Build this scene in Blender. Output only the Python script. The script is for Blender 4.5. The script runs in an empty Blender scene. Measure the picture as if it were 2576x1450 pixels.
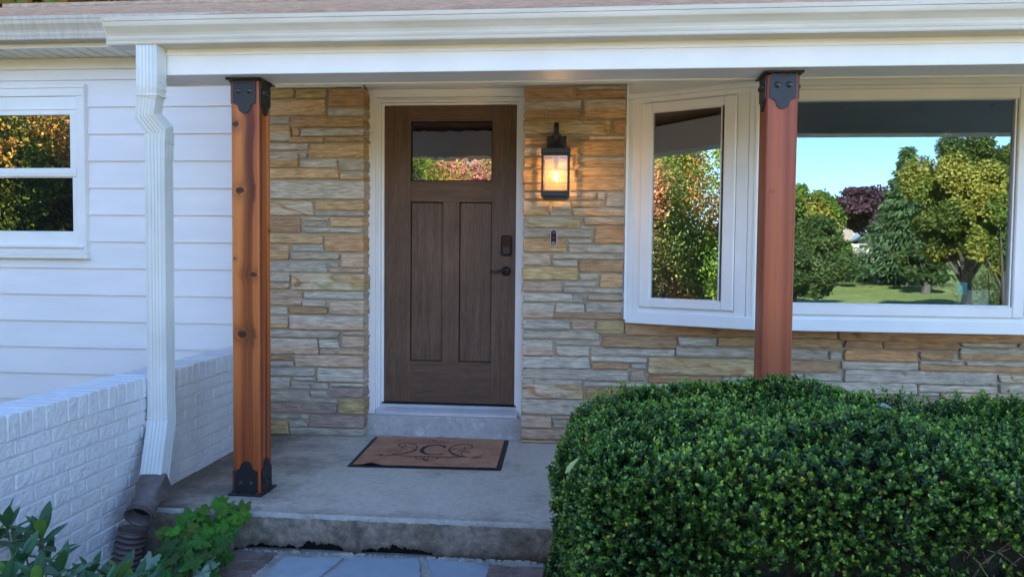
import bpy, bmesh, math, random
import numpy as np
from mathutils import Vector, Matrix, noise
random.seed(7); RNG = np.random.default_rng(7)
PI = math.pi
S = bpy.context.scene
C = S.collection

# ------------------------------------------------------------------ camera
CF, CYAW, CPIT, CROL, CZ = 1880.975, 0.0922, 0.0414, -0.0099, 1.2042
_cy, _sy = math.cos(CYAW), math.sin(CYAW)
_F = Vector((-_sy*math.cos(CPIT), _cy*math.cos(CPIT), -math.sin(CPIT)))
_R = Vector((_cy, _sy, 0)); _U = _R.cross(_F)
_R2 = math.cos(CROL)*_R - math.sin(CROL)*_U
_U2 = math.sin(CROL)*_R + math.cos(CROL)*_U
cam = bpy.data.cameras.new('camera'); camo = bpy.data.objects.new('camera', cam); C.objects.link(camo)
M = Matrix((( _R2.x,_U2.x,-_F.x),(_R2.y,_U2.y,-_F.y),(_R2.z,_U2.z,-_F.z))).to_4x4()
M.translation = (0,0,CZ); camo.matrix_world = M
cam.lens = CF/2576*36; cam.sensor_width = 36; cam.clip_start = .05; cam.clip_end = 3000
S.camera = camo

# ------------------------------------------------------------------ sky, sun, exposure
SUN_EL, SUN_AZ = math.radians(27), math.radians(-18)      # azimuth from +Y towards +X
w = bpy.data.worlds.new("World"); S.world = w; w.use_nodes = True
nt = w.node_tree; bg = nt.nodes['Background']
sky = nt.nodes.new('ShaderNodeTexSky'); sky.sky_type = 'NISHITA'; sky.sun_disc = False
sky.sun_elevation = SUN_EL; sky.sun_rotation = SUN_AZ; sky.ozone_density = 3.5; sky.dust_density = .0; sky.air_density = .75
nt.links.new(sky.outputs[0], bg.inputs[0]); bg.inputs[1].default_value = .085
sl = bpy.data.lights.new('sun', 'SUN'); so = bpy.data.objects.new('sun', sl); C.objects.link(so)
sl.energy = 5.0; sl.angle = math.radians(.5); sl.color = (1, .93, .82)
sd = Vector((math.sin(SUN_AZ)*math.cos(SUN_EL), math.cos(SUN_AZ)*math.cos(SUN_EL), math.sin(SUN_EL)))
so.rotation_euler = sd.to_track_quat('Z', 'Y').to_euler(); so.location = (0, 30, 30)
S.view_settings.view_transform = 'Standard'; S.view_settings.look = 'None'
S.view_settings.gamma = 1; S.view_settings.exposure = 3.25
S.cycles.max_bounces = 8; S.cycles.transparent_max_bounces = 12
S.cycles.caustics_reflective = False; S.cycles.caustics_refractive = False

# picture coordinates (2576 x 1450) -> a point on a real plane; used only to measure the place
def ray(u, v): return _F + _R2*((u-1288)/CF) + _U2*((725-v)/CF)
def atY(u, v, Y): d = ray(u, v); t = Y/d.y; return Vector((d.x*t, Y, CZ+d.z*t))
def atZ(u, v, Z): d = ray(u, v); t = (Z-CZ)/d.z; return Vector((d.x*t, d.y*t, Z))
def atX(u, v, X): d = ray(u, v); t = X/d.x; return Vector((X, d.y*t, CZ+d.z*t))

# ------------------------------------------------------------------ mesh helpers
class MB:
    def __init__(s): s.v = []; s.f = []; s.c = []; s.m = []
    def add(s, vs, fs, col=None, mi=0):
        o = len(s.v); s.v += [tuple(p) for p in vs]; s.f += [tuple(i+o for i in f) for f in fs]
        s.m += [mi]*len(fs)
        s.c += ([col]*len(vs) if (col is None or not isinstance(col, list)) else col)
    def box(s, x0, x1, y0, y1, z0, z1, b=0.0, col=None, mi=0, T=None):
        if x1 < x0: x0, x1 = x1, x0
        if y1 < y0: y0, y1 = y1, y0
        if z1 < z0: z0, z1 = z1, z0
        if b <= 0:
            vs = [(x, y, z) for x in (x0, x1) for y in (y0, y1) for z in (z0, z1)]
            fs = [(0,1,3,2),(4,6,7,5),(0,4,5,1),(2,3,7,6),(0,2,6,4),(1,5,7,3)]
        else:
            b = min(b, (x1-x0)/2.01, (y1-y0)/2.01, (z1-z0)/2.01)
            vs = []; idx = {}
            X = (x0, x1); Y = (y0, y1); Z = (z0, z1)
            for i in (0,1):
                for j in (0,1):
                    for k in (0,1):
                        sx = 1-2*i; sy = 1-2*j; sz = 1-2*k
                        for a in range(3):
                            idx[i,j,k,a] = len(vs)
                            vs.append((X[i]+(sx*b if a != 0 else 0), Y[j]+(sy*b if a != 1 else 0), Z[k]+(sz*b if a != 2 else 0)))
            fs = []
            q = [(0,0),(1,0),(1,1),(0,1)]
            for i in (0,1): fs.append(tuple(idx[i,j,k,0] for j,k in (q if i else q[::-1])))
            for j in (0,1): fs.append(tuple(idx[i,j,k,1] for i,k in (q[::-1] if j else q)))
            for k in (0,1): fs.append(tuple(idx[i,j,k,2] for i,j in (q if k else q[::-1])))
            for j in (0,1):
                for k in (0,1): fs.append((idx[0,j,k,1],idx[1,j,k,1],idx[1,j,k,2],idx[0,j,k,2]))
            for i in (0,1):
                for k in (0,1): fs.append((idx[i,0,k,0],idx[i,1,k,0],idx[i,1,k,2],idx[i,0,k,2]))
            for i in (0,1):
                for j in (0,1): fs.append((idx[i,j,0,0],idx[i,j,1,0],idx[i,j,1,1],idx[i,j,0,1]))
            for i in (0,1):
                for j in (0,1):
                    for k in (0,1): fs.append(tuple(idx[i,j,k,a] for a in range(3)))
        if T: vs = [T(*p) for p in vs]
        s.add(vs, fs, col, mi)
    def prism(s, poly, fn0, fn1, col=None, mi=0):
        n = len(poly); vs = [fn0(*p) for p in poly] + [fn1(*p) for p in poly]
        fs = [tuple(range(n)), tuple(range(2*n-1, n-1, -1))] + [(i, (i+1) % n, n+(i+1) % n, n+i) for i in range(n)]
        s.add(vs, fs, col, mi)
    def tube(s, pts, r, n=8, cap=True, col=None, mi=0):
        pts = [Vector(p) for p in pts]; rs = r if isinstance(r, (list, tuple)) else [r]*len(pts)
        vs = []; up = None
        for i, p in enumerate(pts):
            d = (pts[min(i+1, len(pts)-1)] - pts[max(i-1, 0)]).normalized()
            if up is None: up = Vector((0,0,1)) if abs(d.z) < .9 else Vector((0,1,0))
            a = d.cross(up).normalized(); b = a.cross(d).normalized(); up = b
            for k in range(n):
                t = 2*PI*k/n; vs.append(p + a*math.cos(t)*rs[i] + b*math.sin(t)*rs[i])
        fs = [(i*n+k, i*n+(k+1) % n, (i+1)*n+(k+1) % n, (i+1)*n+k) for i in range(len(pts)-1) for k in range(n)]
        if cap: fs += [tuple(range(n-1, -1, -1)), tuple(range((len(pts)-1)*n, len(pts)*n))]
        s.add(vs, fs, col, mi)
    def lathe(s, prof, c, ax=(0,0,1), n=20, col=None, mi=0):      # prof: (radius, height along axis)
        ax = Vector(ax).normalized(); a = ax.orthogonal().normalized(); b = ax.cross(a); c = Vector(c)
        vs = [c + ax*h + (a*math.cos(2*PI*k/n) + b*math.sin(2*PI*k/n))*r for r, h in prof for k in range(n)]
        fs = [(i*n+k, i*n+(k+1) % n, (i+1)*n+(k+1) % n, (i+1)*n+k) for i in range(len(prof)-1) for k in range(n)]
        s.add(vs, fs, col, mi)
    def loft(s, rings, cap=True, col=None, mi=0):
        n = len(rings[0]); vs = [p for r in rings for p in r]
        fs = [(i*n+k, i*n+(k+1) % n, (i+1)*n+(k+1) % n, (i+1)*n+k) for i in range(len(rings)-1) for k in range(n)]
        if cap: fs += [tuple(range(n-1, -1, -1)), tuple(range((len(rings)-1)*n, len(rings)*n))]
        s.add(vs, fs, col, mi)

def rootloc(o):
    l = Vector((0,0,0))
    while o is not None: l += Vector(o.location); o = o.parent
    return l
def tag(o, label=None, cat=None, group=None, kind=None):
    if label: o['label'] = label
    if cat: o['category'] = cat
    if group: o['group'] = group
    if kind: o['kind'] = kind
    return o
def thing(name, loc, label, cat, group=None):
    o = bpy.data.objects.new(name, None); C.objects.link(o); o.location = loc; o.empty_display_size = .1
    return tag(o, label, cat, group)
def fixn(me):
    bm = bmesh.new(); bm.from_mesh(me); bmesh.ops.recalc_face_normals(bm, faces=bm.faces); bm.to_mesh(me); bm.free()
def obj(name, mb, mats, parent=None, loc=None, smooth=False, norm=True, bev=0):
    L = Vector(loc) if loc is not None else rootloc(parent)
    me = bpy.data.meshes.new(name)
    me.from_pydata([(p[0]-L.x, p[1]-L.y, p[2]-L.z) for p in mb.v], [], mb.f)
    if norm: fixn(me)
    if not isinstance(mats, (list, tuple)): mats = [mats]
    for m in mats: me.materials.append(m)
    if len(mats) > 1: me.polygons.foreach_set('material_index', mb.m)
    if any(c is not None for c in mb.c):
        a = me.attributes.new('Col', 'FLOAT_COLOR', 'POINT')
        a.data.foreach_set('color', [x for c in mb.c for x in ((*c, 1) if c is not None else (1,1,1,1))])
    if smooth: me.polygons.foreach_set('use_smooth', [True]*len(me.polygons))
    o = bpy.data.objects.new(name, me); C.objects.link(o)
    if parent: o.parent = parent
    elif loc is not None: o.location = L
    if smooth and smooth != 'all':
        try: me.set_sharp_from_angle(angle=math.radians(40))
        except Exception: pass
    return o
def npobj(name, V, F, mats, parent=None, loc=None, col=None, smooth=False):   # big numpy meshes; F is (n,4) or (n,3)
    L = np.array(loc if loc is not None else rootloc(parent))
    me = bpy.data.meshes.new(name); V = np.asarray(V, np.float32)-L.astype(np.float32); n, k = F.shape
    me.vertices.add(len(V)); me.vertices.foreach_set('co', V.ravel())
    me.loops.add(n*k); me.loops.foreach_set('vertex_index', F.ravel().astype(np.int32))
    me.polygons.add(n); me.polygons.foreach_set('loop_start', np.arange(0, n*k, k, dtype=np.int32))
    if col is not None:
        a = me.attributes.new('Col', 'FLOAT_COLOR', 'POINT')
        cc = np.ones((len(V), 4), np.float32); cc[:, :3] = col; a.data.foreach_set('color', cc.ravel())
    me.materials.append(mats); me.update(); me.validate()
    if smooth: me.polygons.foreach_set('use_smooth', [True]*len(me.polygons))
    o = bpy.data.objects.new(name, me); C.objects.link(o)
    if parent: o.parent = parent
    elif loc is not None: o.location = tuple(L)
    return o

# ------------------------------------------------------------------ materials
def newmat(name):
    m = bpy.data.materials.new(name); m.use_nodes = True
    n = m.node_tree.nodes; b = n['Principled BSDF']; return m, m.node_tree, b
def NN(nt, t, **k):
    x = nt.nodes.new(t)
    for a, v in k.items(): setattr(x, a, v)
    return x
def noise_col(nt, scale, c1, c2, stretch=(1,1,1), lo=.35, hi=.65, detail=5, rough=.6):
    tc = NN(nt, 'ShaderNodeTexCoord'); mp = NN(nt, 'ShaderNodeMapping'); mp.inputs['Scale'].default_value = stretch
    nt.links.new(tc.outputs['Object'], mp.inputs[0])
    nz = NN(nt, 'ShaderNodeTexNoise'); nz.inputs['Scale'].default_value = scale; nz.inputs['Detail'].default_value = detail
    nz.inputs['Roughness'].default_value = rough
    nt.links.new(mp.outputs[0], nz.inputs['Vector'])
    r = NN(nt, 'ShaderNodeValToRGB'); r.color_ramp.elements[0].position = lo; r.color_ramp.elements[1].position = hi
    r.color_ramp.elements[0].color = (*c1, 1); r.color_ramp.elements[1].color = (*c2, 1)
    nt.links.new(nz.outputs['Fac'], r.inputs[0]); return r.outputs[0], nz, mp
def mul(nt, a, b, fac=1.0, mode='MULTIPLY'):
    m = NN(nt, 'ShaderNodeMix', data_type='RGBA', blend_type=mode); m.inputs[0].default_value = fac
    nt.links.new(a, m.inputs[6])
    if hasattr(b, 'links') or not isinstance(b, (tuple, list)): nt.links.new(b, m.inputs[7])
    else: m.inputs[7].default_value = (*b, 1)
    return m.outputs[2]
def bump(nt, b, scale, strength, stretch=(1,1,1), dist=.01, detail=6):
    tc = NN(nt, 'ShaderNodeTexCoord'); mp = NN(nt, 'ShaderNodeMapping'); mp.inputs['Scale'].default_value = stretch
    nt.links.new(tc.outputs['Object'], mp.inputs[0])
    nz = NN(nt, 'ShaderNodeTexNoise'); nz.inputs['Scale'].default_value = scale; nz.inputs['Detail'].default_value = detail
    nt.links.new(mp.outputs[0], nz.inputs['Vector'])
    bp = NN(nt, 'ShaderNodeBump'); bp.inputs['Strength'].default_value = strength; bp.inputs['Distance'].default_value = dist
    nt.links.new(nz.outputs['Fac'], bp.inputs['Height']); nt.links.new(bp.outputs[0], b.inputs['Normal'])
def pm(name, c1, c2=None, scale=3, rough=.6, bs=60, bst=.1, stretch=(1,1,1), bstretch=None, metal=0, spec=None, lo=.35, hi=.65, c3=None, s3=30, lo3=.6, hi3=.75):
    m, nt, b = newmat(name)
    if c2:
        o, _, _ = noise_col(nt, scale, c1, c2, stretch, lo, hi)
        if c3:      # stains or flecks with a shape of their own
            o3, _, _ = noise_col(nt, s3, (1,1,1), c3, stretch, lo3, hi3, 6, .7); o = mul(nt, o, o3)
        nt.links.new(o, b.inputs['Base Color'])
    else: b.inputs['Base Color'].default_value = (*c1, 1)
    b.inputs['Roughness'].default_value = rough; b.inputs['Metallic'].default_value = metal
    if spec is not None: b.inputs['Specular IOR Level'].default_value = spec
    if bst: bump(nt, b, bs, bst, bstretch or stretch)
    return m
def vcmat(name, rough=.6, bs=80, bst=.2, stretch=(1,1,1), v=.15, vs=20, vstretch=(1,1,1), transl=0, spec=None):
    m, nt, b = newmat(name)
    at = NN(nt, 'ShaderNodeAttribute', attribute_name='Col')
    o, _, _ = noise_col(nt, vs, (1-v,)*3, (1+v*.6,)*3, vstretch, .3, .7)
    c = mul(nt, at.outputs['Color'], o); nt.links.new(c, b.inputs['Base Color'])
    b.inputs['Roughness'].default_value = rough
    if spec is not None: b.inputs['Specular IOR Level'].default_value = spec
    if bst: bump(nt, b, bs, bst, stretch)
    if transl:
        tr = NN(nt, 'ShaderNodeBsdfTranslucent'); mx = NN(nt, 'ShaderNodeMixShader'); mx.inputs[0].default_value = transl
        nt.links.new(c, tr.inputs[0]); out = [n for n in nt.nodes if n.type == 'OUTPUT_MATERIAL'][0]
        nt.links.new(b.outputs[0], mx.inputs[1]); nt.links.new(tr.outputs[0], mx.inputs[2]); nt.links.new(mx.outputs[0], out.inputs[0])
    return m
def glassmat(name, fac, back, warp=0, ws=6, clear=False, tint=(.9,.92,.9)):
    m, nt, b = newmat(name); nt.nodes.remove(b)
    g = NN(nt, 'ShaderNodeBsdfGlossy'); g.inputs['Roughness'].default_value = 0.0; g.inputs['Color'].default_value = (*tint, 1)
    if clear: d = NN(nt, 'ShaderNodeBsdfTransparent')
    else: d = NN(nt, 'ShaderNodeBsdfDiffuse')
    d.inputs['Color'].default_value = (*back, 1)
    mx = NN(nt, 'ShaderNodeMixShader'); mx.inputs[0].default_value = fac
    nt.links.new(d.outputs[0], mx.inputs[1]); nt.links.new(g.outputs[0], mx.inputs[2])
    out = [n for n in nt.nodes if n.type == 'OUTPUT_MATERIAL'][0]; nt.links.new(mx.outputs[0], out.inputs[0])
    if warp:
        tc = NN(nt, 'ShaderNodeTexCoord'); nz = NN(nt, 'ShaderNodeTexNoise'); nz.inputs['Scale'].default_value = ws; nz.inputs['Detail'].default_value = 2
        nt.links.new(tc.outputs['Object'], nz.inputs['Vector'])
        bp = NN(nt, 'ShaderNodeBump'); bp.inputs['Strength'].default_value = warp; bp.inputs['Distance'].default_value = .01
        nt.links.new(nz.outputs['Fac'], bp.inputs['Height']); nt.links.new(bp.outputs[0], g.inputs['Normal'])
    return m
M_ = {}
M_['white'] = pm('white_trim_paint', (.80,.77,.74), (.87,.84,.82), 2, .45, 150, .03)
M_['vinyl'] = pm('white_vinyl', (.80,.80,.78), (.86,.86,.84), 3, .35, 120, .02)
M_['siding'] = pm('white_siding', (.80,.77,.78), (.86,.83,.84), 1.2, .5, 40, .04, stretch=(1,1,6))
M_['gutter'] = pm('cream_gutter_metal', (.56,.50,.40), (.67,.60,.49), 2.5, .35, 30, .05, stretch=(1,1,8), c3=(.86,.84,.8), s3=5)
M_['oldgutter'] = pm('weathered_gutter_metal', (.50,.42,.33), (.60,.52,.43), 6, .5, 40, .06, stretch=(6,1,.6), c3=(.86,.83,.78), s3=20, lo3=.45, hi3=.7)
M_['downspout'] = pm('downspout_metal', (.56,.57,.54), (.67,.68,.65), 4, .35, 14, .12, stretch=(1,1,.5), c3=(.78,.75,.7), s3=16, lo3=.62, hi3=.75)
M_['wpbrick'] = pm('painted_brick', (.58,.57,.58), (.68,.67,.68), 4, .55, 38, 1.0, c3=(.72,.7,.66), s3=9, lo3=.6, hi3=.8)
M_['wpmortar'] = pm('painted_mortar', (.52,.51,.51), (.60,.59,.59), 6, .6, 90, .5)
M_['mortar'] = pm('tan_mortar', (.42,.325,.22), (.51,.41,.29), 5, .9, 160, .35)
M_['stone'] = vcmat('sandstone', .85, 42, .8, stretch=(1,1,3.2), v=.42, vs=24, vstretch=(.45,.45,3.0), spec=.25)
M_['concrete'] = None
M_['black'] = pm('black_powder_coat', (.008,.008,.009), (.014,.014,.015), 20, .45, 200, .12)
M_['dark'] = pm('dark_gap', (.01,.009,.008), None, bst=0, rough=1)
M_['brownpipe'] = pm('brown_vinyl', (.085,.066,.062), (.15,.12,.115), 14, .5, 60, .12, c3=(1.7,1.6,1.6), s3=60, lo3=.66, hi3=.72)
M_['soil'] = pm('soil', (.018,.013,.009), (.055,.040,.028), 25, .95, 60, .9)
M_['grass'] = None
# ------------------------------------------------------------------ ground
def ground_z(y): return -.42 if y > -13 else -.42 + min((-13-y)*.045, 1.7)
def concrete_mat(name, c1, c2, stain, s=2.2, sc=1.4, lo3=.5, hi3=.72, bst=.35, fine=True):
    m, nt, b = newmat(name)
    o, _, _ = noise_col(nt, s, c1, c2, (1,1,1), .3, .7, 8, .65)
    o3, _, _ = noise_col(nt, sc, (1,1,1), stain, (1,1,1), lo3, hi3, 8, .72); o = mul(nt, o, o3)
    if fine:
        o4, _, _ = noise_col(nt, 180, (.8,.8,.8), (1.15,1.15,1.15), (1,1,1), .3, .7, 3); o = mul(nt, o, o4)
        o6, _, _ = noise_col(nt, 30, (.84,.84,.83), (1.10,1.10,1.10), (1,1,1), .35, .65, 5, .75); o = mul(nt, o, o6)
        o5, _, _ = noise_col(nt, 55, (1,1,1), (1.9,1.9,1.85), (1,1,1), .73, .76, 2); o = mul(nt, o, o5)
    nt.links.new(o, b.inputs['Base Color']); b.inputs['Roughness'].default_value = .85
    bump(nt, b, 120, bst, dist=.004); return m
M_['porch'] = concrete_mat('porch_concrete', (.48,.42,.35), (.64,.57,.48), (.60,.56,.51), 3.0, 1.5, .50, .64, .8)
M_['porchface'] = concrete_mat('stained_concrete_face', (.15,.125,.10), (.40,.33,.26), (.55,.55,.5), 26, 4, .45, .65, .8)
M_['riser'] = concrete_mat('riser_concrete', (.38,.355,.33), (.52,.49,.46), (1.3,1.3,1.32), 5, 9, .56, .62, .4)
M_['edge'] = concrete_mat('worn_concrete_nose', (.36,.34,.30), (.52,.50,.45), (.6,.58,.52), 12, 6, .5, .65, .9)
M_['bluestone'] = concrete_mat('bluestone', (.26,.31,.36), (.36,.41,.46), (.72,.68,.62), 3, 5, .52, .72, .15, False)
M_['paver'] = concrete_mat('red_paver', (.18,.12,.10), (.32,.235,.20), (.5,.5,.48), 5, 6, .45, .65, .6)
M_['stepmortar'] = concrete_mat('step_mortar', (.30,.27,.235), (.48,.44,.39), (.6,.58,.55), 8, 6, .5, .7, .8)
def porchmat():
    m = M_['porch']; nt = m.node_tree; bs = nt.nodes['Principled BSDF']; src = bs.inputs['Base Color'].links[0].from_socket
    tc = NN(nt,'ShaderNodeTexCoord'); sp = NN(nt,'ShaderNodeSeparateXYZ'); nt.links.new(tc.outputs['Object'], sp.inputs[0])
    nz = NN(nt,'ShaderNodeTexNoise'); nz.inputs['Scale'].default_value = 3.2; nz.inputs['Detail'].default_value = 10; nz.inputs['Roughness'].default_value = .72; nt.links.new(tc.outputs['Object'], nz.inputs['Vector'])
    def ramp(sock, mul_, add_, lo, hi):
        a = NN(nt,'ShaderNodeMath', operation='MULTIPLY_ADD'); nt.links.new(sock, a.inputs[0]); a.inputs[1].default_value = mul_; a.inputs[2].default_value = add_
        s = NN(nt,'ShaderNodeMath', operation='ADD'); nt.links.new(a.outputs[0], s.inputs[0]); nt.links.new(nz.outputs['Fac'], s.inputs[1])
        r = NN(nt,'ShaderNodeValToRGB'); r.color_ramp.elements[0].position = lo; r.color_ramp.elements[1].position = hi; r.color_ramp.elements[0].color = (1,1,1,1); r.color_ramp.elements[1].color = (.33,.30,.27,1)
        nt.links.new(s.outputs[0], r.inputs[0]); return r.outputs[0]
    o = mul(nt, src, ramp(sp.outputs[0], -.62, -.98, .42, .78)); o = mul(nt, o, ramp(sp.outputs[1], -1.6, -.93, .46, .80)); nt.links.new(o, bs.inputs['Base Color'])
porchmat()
def grassmat():
    m, nt, b = newmat('lawn_grass')
    o, _, _ = noise_col(nt, .35, (.10,.13,.02), (.20,.21,.04), (1,1,1), .35, .65, 10, .75)
    o2, _, _ = noise_col(nt, 9, (.75,.75,.75), (1.25,1.25,1.1), (1,1,1), .3, .7, 6); o = mul(nt, o, o2)
    o3, _, _ = noise_col(nt, 22, (1,1,1), (2.4,1.7,.9), (1,1,1), .68, .71, 3); o = mul(nt, o, o3)
    nt.links.new(o, b.inputs['Base Color']); b.inputs['Roughness'].default_value = .9
    bump(nt, b, 30, .8, dist=.05); return m
M_['grass'] = grassmat()
ys = [60, 20, 5, 1, -3, -7, -13, -18, -25, -33, -42, -54.1, -80, -300, -900]
xs = [-900, -200, -60, -30, -15, -8, -4, 0, 4, 8, 15, 30, 60, 200, 900]
g = MB()
for y in ys:
    for x in xs: g.v.append((x, y, ground_z(y) + (0 if -10 < x < 10 and y > -14 or y > -14 else .12*math.sin(x*.31+y*.17)*min(1, max(0, (-y-4)/10))))); g.c.append(None)
n = len(xs)
for j in range(len(ys)-1):
    for i in range(n-1): g.f.append((j*n+i, j*n+i+1, (j+1)*n+i+1, (j+1)*n+i)); g.m.append(0)
tag(obj('ground', g, M_['grass'], loc=(0,0,-.42)), kind='structure')
g = MB(); g.add([(-2.6,.2,-.405),(6,.2,-.405),(6,5,-.405),(-2.6,5,-.405)], [(0,1,2,3)])
tag(obj('soil_bed', g, M_['soil'], loc=(0,2,-.41)), kind='structure')

dm_ = concrete_mat('bounce_tan', (.42,.34,.17), (.58,.47,.26), (.6,.58,.55), 3, 2, .5, .7, .5)
g = MB(); g.add([(-13,-13,-.40),(13,-13,-.40),(13,.1,-.40),(-13,.1,-.40)], [(0,1,2,3)]); tag(obj('bounce_ground', g, dm_, loc=(0,-6,-.4)), kind='structure')  # tan sheet added to bounce warm light up onto the porch front
# porch slab: top, worn nose, stained face with the ragged broken bottom edge over the step
g = MB(); YE = 3.335
g.add([(-2.12,YE+.012,0),(6,YE+.012,0),(6,4.99,0),(-2.12,4.99,0)], [(0,1,2,3)])
slab = tag(obj('porch_floor', g, M_['porch'], loc=(0,4,0)), kind='structure')
crack = []                                    # bottom edge heights along x
x = -2.12; gaps = [(-1.56,-1.29,.018),(-1.31,-1.08,.045),(-1.0,-.66,.038)]
N = 420; face = MB(); cols = []
xsf = np.linspace(-2.12, 6, N)
xsf = np.concatenate([np.linspace(-2.12, .1, 300), np.linspace(.12, 6, 60)])
rows = []
for xx in xsf:
    gz = 0
    for a, b_, h in gaps:
        if a < xx < b_: gz = max(gz, h*math.sin(PI*(xx-a)/(b_-a))**.5*(.75+1.0*noise.noise(Vector((xx*22, 3, 0)))+.6*noise.noise(Vector((xx*70, 9, 0)))))
    zb = -.166 + (gz if gz > 0 else -.01) if xx > -1.62 else -.42
    if gz > 0: zb += .006*noise.noise(Vector((xx*60, 1, 0)))
    nz = lambda k, s=1: .003*noise.noise(Vector((xx*30, k*3.1, 0)))*s
    rows.append([(xx, YE+.012, 0), (xx, YE+.004+nz(1), -.003+nz(5)*.4), (xx, YE+nz(2), -.010+nz(6)), (xx, YE-.002+nz(3)*1.3, -.020+nz(7)*1.4), (xx, YE+nz(4)*1.5, -.07), (xx, YE+nz(9)*1.5, -.12), (xx, YE+.003+nz(8), zb), (xx, YE+.06, zb+.004)])
for r in rows: face.v += r; face.c += [None]*8
for i in range(len(rows)-1):
    for k in range(7): face.f.append((i*8+k, (i+1)*8+k, (i+1)*8+k+1, i*8+k+1)); face.m.append(1 if k < 3 else 0)
obj('front_face', face, [M_['porchface'], M_['edge']], slab, smooth='all')
g = MB(); g.box(-2.12, 6, YE+.055, YE+.3, -.42, -.006); obj('gap_shade_backing', g, M_['dark'], slab)  # near-black backing gives the deep shade behind the broken edge

# bluestone step in front of the slab
SZ = -.172
step = tag(bpy.data.objects.new('stone_step', None), kind='structure'); C.objects.link(step); step.location = (-.87, 3.0, SZ)
g = MB(); g.box(-1.60, -.145, .9, YE+.05, -.42, SZ-.008, .008)
for k in range(46):      # crumbled mortar fillet along the joint with the slab
    xx = -1.55 + 1.38*k/46 + random.uniform(-.01,.01)
    skip = any(a+.02 < xx < b_-.03 for a, b_, h in gaps)
    r = random.uniform(.008, .02)*(.4 if skip else 1)
    p = [(xx+math.cos(t)*r*random.uniform(1.1,2.2), YE-.012+math.sin(t)*r*random.uniform(.6,1)) for t in [i*PI/3 for i in range(6)]]
    g.prism(p, lambda a, b: (a, b, SZ-.01), lambda a, b: (xx+(a-xx)*.6, YE-.012+(b-YE+.012)*.6, SZ+r*.35))
obj('mortar_bed', g, M_['stepmortar'], step)
def slabpiece(name, mat, poly, top, jit=.004, th=.03):
    pts = []
    for i in range(len(poly)):
        a = Vector(poly[i]); b = Vector(poly[(i+1) % len(poly)]); k = max(1, int((b-a).length/.03))
        for q in range(k):
            p = a.lerp(b, q/k); pts.append((p.x+random.uniform(-jit,jit), p.y+random.uniform(-jit,jit)))
    cx = sum(p[0] for p in pts)/len(pts); cy = sum(p[1] for p in pts)/len(pts); n = len(pts)
    g = MB(); ins = [(cx+(p[0]-cx)*(1-.006/max(.05, math.hypot(p[0]-cx, p[1]-cy))), cy+(p[1]-cy)*(1-.006/max(.05, math.hypot(p[0]-cx, p[1]-cy)))) for p in pts]
    vs = [(a, b, top-th) for a, b in pts]+[(a, b, top-.005) for a, b in pts]+[(a, b, top) for a, b in ins]
    fs = [(i, (i+1) % n, n+(i+1) % n, n+i) for i in range(n)]+[(n+i, n+(i+1) % n, 2*n+(i+1) % n, 2*n+i) for i in range(n)]+[tuple(range(2*n, 3*n))]
    g.add(vs, fs); return obj(name, g, mat, step)
P = lambda u, v: (lambda q: (q.x, q.y))(atZ(u, v, SZ))
yb = 3.30
slabpiece('flagstone', M_['bluestone'], [P(716,1399),P(866,1401),P(770,1475),P(640,1600),P(560,1600),P(640,1470)], SZ+.002)
slabpiece('flagstone', M_['bluestone'], [P(883,1400),P(1055,1404),P(1058,1450),P(1080,1600),P(700,1600),P(800,1462)], SZ+.004)
slabpiece('flagstone', M_['bluestone'], [P(1074,1404),P(1232,1414),P(1225,1600),P(1100,1600),P(1084,1440)], SZ)
for k in range(4):
    y1 = 3.30-k*.115; slabpiece('brick_paver', M_['paver'], [(-1.60,y1),(-1.385-.006*k,y1-.004),(-1.39-.006*k,y1-.105),(-1.60,y1-.107)], SZ+.003, .005)
    slabpiece('brick_paver', M_['paver'], [(-.39,y1-.03),(-.143,y1-.03),(-.143,y1-.14),(-.39,y1-.14)], SZ+.005, .005)

# ------------------------------------------------------------------ the house
HL = (-.9, 5, -.4)
house = thing('house', HL, 'single storey house with sandstone porch front, white siding, brown door and white gutters', 'house')

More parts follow.
